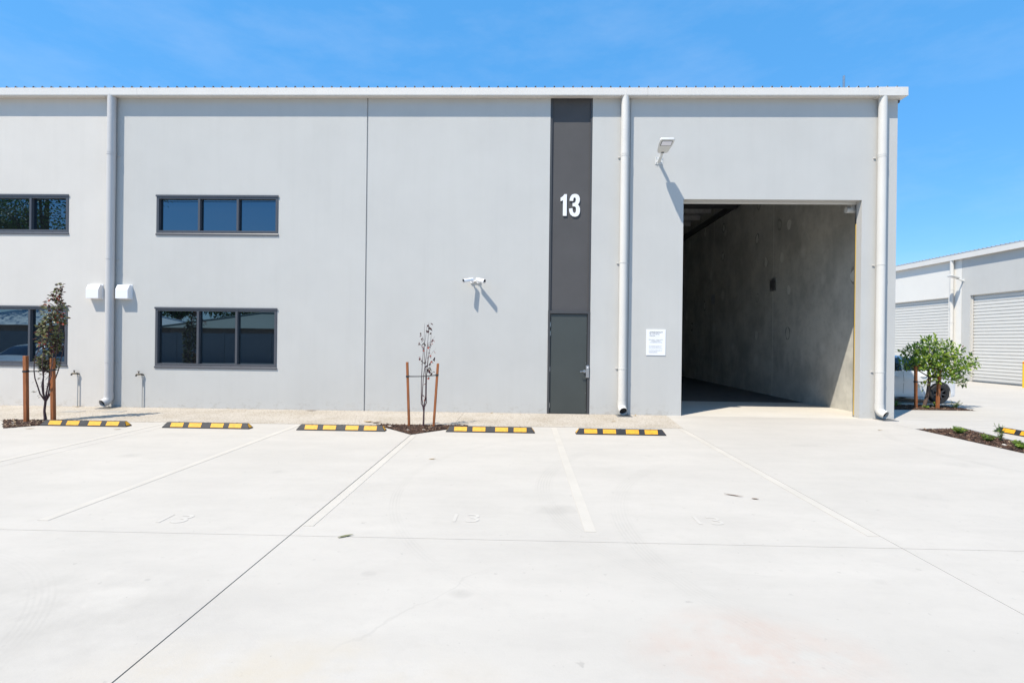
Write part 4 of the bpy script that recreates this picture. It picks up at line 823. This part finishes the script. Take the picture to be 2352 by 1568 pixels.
# ------------------------------------------------------------------ the white hatchback
def car(loc, rz, label):
    t = thing('parked_car', loc, label, 'car', None, rz, True)     # x forward, rear axle at x=0
    W2 = 0.79
    # stations: x, half width scale, belt z, roof z, roof half width, sill z
    stn = [(-.56, .60, .70, .74, .50, .36), (-.53, .86, .80, .92, .60, .24), (-.44, .955, .92, 1.10, .64, .19), (-.28, .985, .95, 1.27, .63, .17), (-.05, 1.0, .95, 1.345, .63, .17), (.35, 1.0, .94, 1.385, .64, .17), (.9, 1.0, .925, 1.40, .645, .17),
           (1.35, 1.0, .915, 1.385, .64, .17), (1.75, 1.0, .91, 1.30, .61, .17), (2.10, .995, .905, 1.10, .60, .17), (2.38, .985, .89, .95, .60, .17), (2.65, .965, .85, .885, .56, .18), (2.88, .90, .76, .80, .50, .20), (3.02, .74, .64, .68, .40, .26), (3.06, .55, .52, .56, .30, .34)]
    def lerp(a, b, u): return [p + (q - p) * u for p, q in zip(a, b)]
    def at(x):
        for i in range(len(stn) - 1):
            if stn[i][0] <= x <= stn[i + 1][0]:
                p0, p1, p2, p3 = stn[max(i - 1, 0)], stn[i], stn[i + 1], stn[min(i + 2, len(stn) - 1)]
                u = (x - p1[0]) / (p2[0] - p1[0]); r = []
                for k in range(1, 6):
                    m1 = (p2[k] - p0[k]) / max(1e-6, p2[0] - p0[0]) * (p2[0] - p1[0]); m2 = (p3[k] - p1[k]) / max(1e-6, p3[0] - p1[0]) * (p2[0] - p1[0])
                    r.append((2 * u**3 - 3 * u**2 + 1) * p1[k] + (u**3 - 2 * u**2 + u) * m1 + (-2 * u**3 + 3 * u**2) * p2[k] + (u**3 - u**2) * m2)
                return r
        return list(stn[-1][1:])
    def girth(x):      # list of (y, z), sill to roof centre
        ws, bz, rz_, rw, sz = at(x); w = W2 * ws; rw = min(rw, w * .97); hgt = rz_ - bz
        return [(w * .80, sz - .01), (w * .955, sz + .015), (w * .975, sz + .09), (w * .965, sz + .14), (w * .985, .50), (w, .62), (w * .995, .74), (w * .975, bz - .05), (w * .955, bz), (w * .955 + (rw - w * .955) * .45, bz + hgt * .5), (rw, rz_ - hgt * .12), (rw * .93, rz_ - hgt * .035), (rw * .72, rz_), (rw * .36, rz_ + .012), (0, rz_ + .016)]
    def surf(x, v):    # v in girth index units
        g_ = girth(x); i = min(int(v), len(g_) - 2); u = v - i
        return Vector((x, g_[i][0] + (g_[i + 1][0] - g_[i][0]) * u, g_[i][1] + (g_[i + 1][1] - g_[i][1]) * u))
    xs_ = []
    for a, b in zip(stn, stn[1:]):
        for j in range(5): xs_.append(a[0] + (b[0] - a[0]) * j / 5)
    xs_.append(stn[-1][0]); ng = 15
    b = MB(); vs = []
    for x in xs_:
        g_ = girth(x); vs += [(x, y, z) for y, z in g_] + [(x, -y, z) for y, z in g_[-2::-1]]
    nr = 2 * ng - 1; fs = []
    for i in range(len(xs_) - 1):
        for j in range(nr - 1): fs.append((i * nr + j, i * nr + j + 1, (i + 1) * nr + j + 1, (i + 1) * nr + j))
        fs.append((i * nr + nr - 1, i * nr, (i + 1) * nr, (i + 1) * nr + nr - 1))
    fs += [tuple(range(nr)), tuple((len(xs_) - 1) * nr + j for j in range(nr))[::-1]]
    b.add(vs, fs); body = b.build('body', 'car_white', t, smooth=True)
    cut = MB()
    for x in (0, 2.38):
        for s in (-1, 1): cut.tube([(x, s * .52, .30), (x, s * 1.0, .30)], .345, 32)
    co = cut.build('cutter', 'trim_black', t); co.parent = None
    md = body.modifiers.new('arch', 'BOOLEAN'); md.object = co; md.solver = 'EXACT'; md.operation = 'DIFFERENCE'
    body.parent = None; bpy.context.view_layer.update()
    me = bpy.data.meshes.new_from_object(body.evaluated_get(bpy.context.evaluated_depsgraph_get())); body.modifiers.clear(); body.data = me; body.parent = t
    bpy.data.objects.remove(co, do_unlink=True)
    if len(me.materials) > 1 and me.materials[1]: pass
    me.set_sharp_from_angle(angle=R(35))
    def patch(name, m, x0, x1, v0, v1, off=.004, nx=8, nv=4, slope0=0, slope1=0, par=body):
        for s in (-1, 1):
            p = MB(); vs = []
            for i in range(nx + 1):
                for j in range(nv + 1):
                    v = v0 + (v1 - v0) * j / nv; xa = x0 + slope0 * j / nv; xb = x1 + slope1 * j / nv; x = xa + (xb - xa) * i / nx
                    q = surf(x, v); dx = surf(x + .01, v) - surf(x - .01, v); dv = surf(x, min(v + .05, 14)) - surf(x, max(v - .05, 0)); nn = dx.cross(dv).normalized()
                    if nn.y < 0 and abs(nn.y) > .2: nn = -nn
                    if nn.z < 0 and abs(nn.y) <= .2: nn = -nn
                    q = q + nn * off; vs.append((q.x, s * q.y, q.z))
            p.add(vs, [(i * (nv + 1) + j, i * (nv + 1) + j + 1, (i + 1) * (nv + 1) + j + 1, (i + 1) * (nv + 1) + j) for i in range(nx) for j in range(nv)]); p.build(name, m, par, smooth=True)
    patch('side_window', 'car_glass', .34, 1.02, 8.15, 9.98, slope0=.05, slope1=0); patch('side_window', 'car_glass', 1.09, 1.98, 8.15, 9.98, slope1=-.38)
    patch('quarter_window', 'car_glass', -.12, .27, 8.3, 9.85, slope0=.10, slope1=.05)
    patch('windscreen', 'car_glass', 1.72, 2.24, 11.2, 14.0, nx=6, nv=6, slope0=-.06); patch('rear_window', 'car_glass', -.40, -.20, 11.2, 14.0, slope0=0, slope1=.02)
    for x in (.22, 1.055, 2.0): patch('door_seam', 'trim_black', x, x + .008, 2.6, 8.05, .0015, 1, 8)
    patch('sill_trim', 'trim_black', .38, 1.98, .2, 1.0, .004, 6, 2)
    patch('tail_light', 'lamp_red', -.49, -.30, 6.6, 8.6, .004, 4, 4); patch('headlight', 'lamp_lens', 2.62, 2.94, 6.2, 8.0, .004, 5, 4)
    for s in (-1, 1):
        for x in (.40, 1.20): h = MB(); h.tube([(x, s * .783, .80), (x + .03, s * .805, .80), (x + .14, s * .805, .80), (x + .17, s * .783, .80)], .013, 8); h.build('door_handle', 'car_white', body, smooth=True)
        h = MB(); h.box(1.84, 1.99, min(s * .80, s * .95), max(s * .80, s * .95), .92, 1.03); h.build('wing_mirror', 'car_white', body, bevel=.03, smooth=True)
    for x in (0, 2.38):
        for s in (-1, 1):
            y = s * .70
            a = MB(); prof = [(.19, -.085), (.265, -.09), (.283, -.07), (.288, 0), (.283, .07), (.265, .09), (.19, .085)]
            vs = []; N_ = 36
            for k in range(N_):
                an = 2 * math.pi * k / N_; vs += [(x + math.cos(an) * r_, y + o_, .288 + math.sin(an) * r_) for r_, o_ in prof]
            n_ = len(prof); a.add(vs, [(k * n_ + j, k * n_ + j + 1, ((k + 1) % N_) * n_ + j + 1, ((k + 1) % N_) * n_ + j) for k in range(N_) for j in range(n_ - 1)])
            wh = a.build('wheel', 'tyre', t, smooth=True)
            r_ = MB(); yo = y + s * .06
            r_.tube([(x, y - s * .05, .288), (x, y - s * .045, .288)], .19, 24)
            for k in range(7):
                an = 2 * math.pi * k / 7; mm = Matrix.Translation((x, yo, .288)) @ Matrix.Rotation(an, 4, 'Y')
                r_.m = mm; r_.box(-.022, .022, -.012, .012, .03, .195); r_.m = None
            r_.tube([(x, yo - .014, .288), (x, yo + .014, .288)], .05, 16)
            for k in range(24):
                a0, a1 = 2 * math.pi * k / 24, 2 * math.pi * (k + 1) / 24
                r_.add([(x + math.cos(q) * rr, yy, .288 + math.sin(q) * rr) for q in (a0, a1) for rr in (.175, .198) for yy in (yo - s * .08, yo + s * .015)], [(0, 1, 3, 2), (4, 6, 7, 5), (0, 4, 5, 1), (2, 3, 7, 6), (1, 5, 7, 3)])
            r_.build('rim', 'rim_black', wh)
    u = MB(); u.box(-.45, 2.9, -.5, .5, .17, .30); u.build('underbody', 'trim_black', t)
    return t
car((12.33, 15.62, 0.0), R(180), 'white hatchback with black wheels parked behind the round green tree')
car((-17.2, 4.9, 0.0), R(90), 'white hatchback parked left of the building, mirrored in the lower left window')

# ------------------------------------------------------------------ the warehouse across the lot (its face looks towards -X)
XB = 21.85
NB = thing('neighbouring_warehouse', (XB, 27, 0), 'white and grey warehouse with ribbed roller doors across the side lot', 'building')
def xholed(y0, y1, z0, z1, holes):
    m = holed(y0, y1, z0, z1, holes, 0, .2); r = MB(); r.v = [(XB + y, x, z) for x, y, z in m.v]; r.f = [f[::-1] for f in m.f]; r.mi = m.mi; return r
D = [(20.3, 24.62), (25.85, 30.2), (31.4, 35.8)]
xholed(11.0, 25.08, -.1, 6.35, [(D[0][0], D[0][1], -1, 4.20), (14.6, 19.0, -1, 4.20)]).build('wall_panel', 'wall_grey', NB)
xholed(25.095, 46, -.1, 6.35, [(D[1][0], D[1][1], -1, 4.20), (D[2][0], D[2][1], -1, 4.20)]).build('wall_panel', 'wall_bright', NB)
def curtain(y0, y1):
    r = MB(); sp = 0.158; pts = []; z = 0.02
    while z < 4.25:
        pts += [(z, 0.0), (z + .008, .024), (z + .030, .024), (z + .038, -.004), (z + .095, -.010), (z + .150, -.004)]; z += sp
    n = len(pts); r.add([(XB + .13 + o, y0, z) for z, o in pts] + [(XB + .13 + o, y1, z) for z, o in pts], [(i, i + 1, n + i + 1, n + i) for i in range(n - 1)])
    o = r.build('roller_door', 'shutter', NB, fix=False)
    MB().box(XB + .09, XB + .16, y0, y1, 0.0, .03).build('bottom_rail', 'galv', o)
    for y in (y0, y1 - .07): MB().box(XB + .085, XB + .1, y, y + .07, 0, 4.2).build('door_guide', 'wall_white', o)
for a, b in D + [(14.6, 19.0)]: curtain(a, b)
MB().prism([(XB - .19, 6.04), (XB - .002, 6.05), (XB - .002, 6.30), (XB - .19, 6.30)], 11, 46, 'y').build('gutter', 'gutter_white', NB)
rf = MB(); prof = []; y = 11.0
while y < 46: prof += [(y, 0), (y + .085, 0), (y + .10, .055), (y + .122, .055), (y + .137, 0)]; y += .2185
n = len(prof); rf.add([(XB - .20, a, 6.31 + b) for a, b in prof] + [(XB + 16, a, 6.9 + b) for a, b in prof], [(i, i + 1, n + i + 1, n + i) for i in range(n - 1)]); rf.build('roof_sheet', 'roof_metal', NB, fix=False)
MB().box(XB + .25, XB + 16, 11.0, 11.2, -.1, 6.3).build('end_wall', 'wall_grey', NB); MB().box(XB + .25, XB + 16, 45.8, 46.0, -.1, 6.3).build('end_wall', 'wall_grey', NB); MB().box(XB + 15.8, XB + 16, 11.21, 45.79, -.1, 6.6).build('rear_wall', 'wall_grey', NB)
dp = MB().tube([(XB - .10, 25.55, 6.06), (XB - .10, 25.55, .1)], .085, 18).build('downpipe', 'pipe_white', NB, smooth=True)
for z in (4.55, 2.9, 1.0): MB().tube([(XB - .10, 25.55, z), (XB - .10, 25.55, z + .03)], .093, 18).build('bracket', 'pipe_white', dp, smooth=True)
wall_lamp((XB, 25.0, 4.98), R(-90), 'pale floodlight on the warehouse across the lot, between its roller doors')
bo = thing('bollard', (20.93, 21.02, 0), 'yellow safety bollard with red band beside the far roller door', 'bollard')
MB().tube([(20.93, 21.02, 0), (20.93, 21.02, 1.08)], .075, 20).build('post', 'yellow_paint', bo, smooth=True); MB().tube([(20.93, 21.02, 1.02), (20.93, 21.02, 1.07)], .077, 20).build('red_band', 'red_band', bo, smooth=True)
MB().tube([(20.93, 21.02, 1.08), (20.93, 21.02, 1.10), (20.93, 21.02, 1.115)], [.075, .06, .02], 20).build('cap', 'yellow_paint', bo, smooth=True)

# ------------------------------------------------------------------ across the street behind the viewer: what the windows mirror
fn = thing('boundary_wall', (-15, -9.0, 0), 'grey panel boundary wall opposite the warehouse, mirrored in its windows', 'wall')
for i in range(22):
    x = -52 + i * 3.2; MB().box(x + .08, x + 3.12, -9.06, -8.99, 0, 1.98).build('fence_panel', 'fence_grey', fn); MB().box(x - .075, x + .075, -9.09, -8.96, 0, 2.02).build('fence_post', 'fence_grey', fn)
def house(x, y, w, d, eave, ridge, roofm, label):
    t = thing('house', (x, y, 0), label, 'house', 'houses behind the boundary wall', 0, True)
    wl_ = MB().box(-w / 2, w / 2, -d / 2, d / 2, -.1, eave).build('wall', 'house_brick', t)
    k = min(w, d) / 2; e = .5; r = MB()
    r.add([(-w / 2 - e, -d / 2 - e, eave), (w / 2 + e, -d / 2 - e, eave), (w / 2 + e, d / 2 + e, eave), (-w / 2 - e, d / 2 + e, eave), (-w / 2 + k, 0, ridge), (w / 2 - k, 0, ridge)], [(0, 1, 5, 4), (1, 2, 5), (2, 3, 4, 5), (3, 0, 4), (3, 2, 1, 0)]); r_ = r.build('roof', roofm, t)
    h = MB(); h.tube([(-w / 2 + k, 0, ridge + .03), (w / 2 - k, 0, ridge + .03)], .09, 8)
    for sx, px in ((-1, -w / 2 + k), (1, w / 2 - k)):
        for sy in (-1, 1): h.tube([(px, 0, ridge + .03), (sx * (w / 2 + e), sy * (d / 2 + e), eave + .03)], .09, 8)
    h.build('ridge_caps', roofm, r_)
    MB().box(w / 4, w / 4 + .25, d / 4, d / 4 + .25, eave, ridge - .15).build('roof_vent', 'galv', r_)
    for xx in (-w / 4, w / 4): q = MB().box(xx - .8, xx + .8, d / 2 + .002, d / 2 + .05, .9, 2.0).build('window', 'frame_grey', t)
house(-18.5, -17.5, 16, 9, 2.4, 3.75, 'roof_green', 'low house with a dull green hip roof behind the boundary wall'); house(-2.5, -19.0, 13, 10, 2.4, 4.5, 'roof_pale', 'low house with a pale metal hip roof behind the boundary wall'); house(-38, -18.5, 15, 9, 2.5, 4.2, 'roof_white', 'white-roofed house behind the boundary wall beyond the green-roofed one')
def bg_tree(x, y, h, r, seed, label, grp='trees beyond the houses'):
    rnd = random.Random(seed); t = thing('gum_tree', (x, y, 0), label, 'tree', grp, 0, True); tr = MB(); cr = MB()
    tr.tube([(0, 0, -.1), (.1, 0, h * .25), (-.1, .1, h * .5), (.05, 0, h * .8)], [r * .09, r * .07, r * .05, r * .02], 8)
    for k in range(34 if h > 15 else 18):
        a = rnd.uniform(0, 6.28); q = rnd.random() ** .5; c = Vector((math.cos(a) * r * q, math.sin(a) * r * q, h * rnd.uniform(.42, .92))); rr = r * rnd.uniform(.28, .45)
        tr.tube([(0, 0, h * .35), tuple(c * .55 + Vector((0, 0, h * .2))), tuple(c)], [r * .03, r * .02, r * .008], 5)
        for j in range(420):
            d = Vector((rnd.gauss(0, 1), rnd.gauss(0, 1), rnd.gauss(0, 1))).normalized(); leaf(cr, c + d * rr * rnd.random() ** .4, d + Vector((0, 0, -.4)), rnd.uniform(.2, .38), rnd.uniform(.11, .19), rnd, rnd.randrange(3))
    tr.build('trunk', 'bark_brown', t, smooth=True); cr.build('crown', ['leaf_mid', 'leaf_deep', 'leaf_green'], t, fix=False)
for i, (x, y, h, r, lab) in enumerate(((-49, -26, 20, 7.5, 'tall broad gum tree towering over the white-roofed house'), (-58, -24, 16, 6, 'broad gum tree beyond the end of the houses'), (-38, -30, 10.5, 4.5, 'gum tree behind the gap between two houses'), (-29, -32, 8, 5, 'spreading tree behind the green-roofed house'), (-21, -33, 7.6, 5, 'round tree behind the ridge of the green-roofed house'), (-13, -31, 7.0, 3.6, 'smaller tree behind the gap beside the green roof'), (-8, -34, 9.0, 5, 'dark tree behind the pale metal roof'), (2, -33, 9.5, 5.5, 'large tree at the far end of the pale metal roof'))): bg_tree(x, y, h, r, 100 + i, lab)
pw = MB()
for x in (-60, 10):
    pole = MB().tube([(x, -14, 0), (x, -14, 13.5)], [.16, .11], 10); p_ = alone(pole.build('power_pole', 'bark_brown', None, smooth=True), (x, -14, 0), ('timber power pole at the far left end of the street', 'timber power pole at the right end of the street')[x > 0], 'power pole')
for dy in (0, .5):
    w_ = MB(); w_.tube([(-60 + 70 * i / 24, -14 + dy, 13.2 - 1.1 * math.sin(math.pi * i / 24)) for i in range(25)], .02, 5); alone(w_.build('power_line', 'wire'), (-60, -14 + dy, 13.2), ('front overhead power line sagging between two poles', 'rear overhead power line sagging between two poles')[dy > 0], 'power line')

for o in bpy.data.objects:
    for k in ('_org', '_local'):
        if k in o: del o[k]
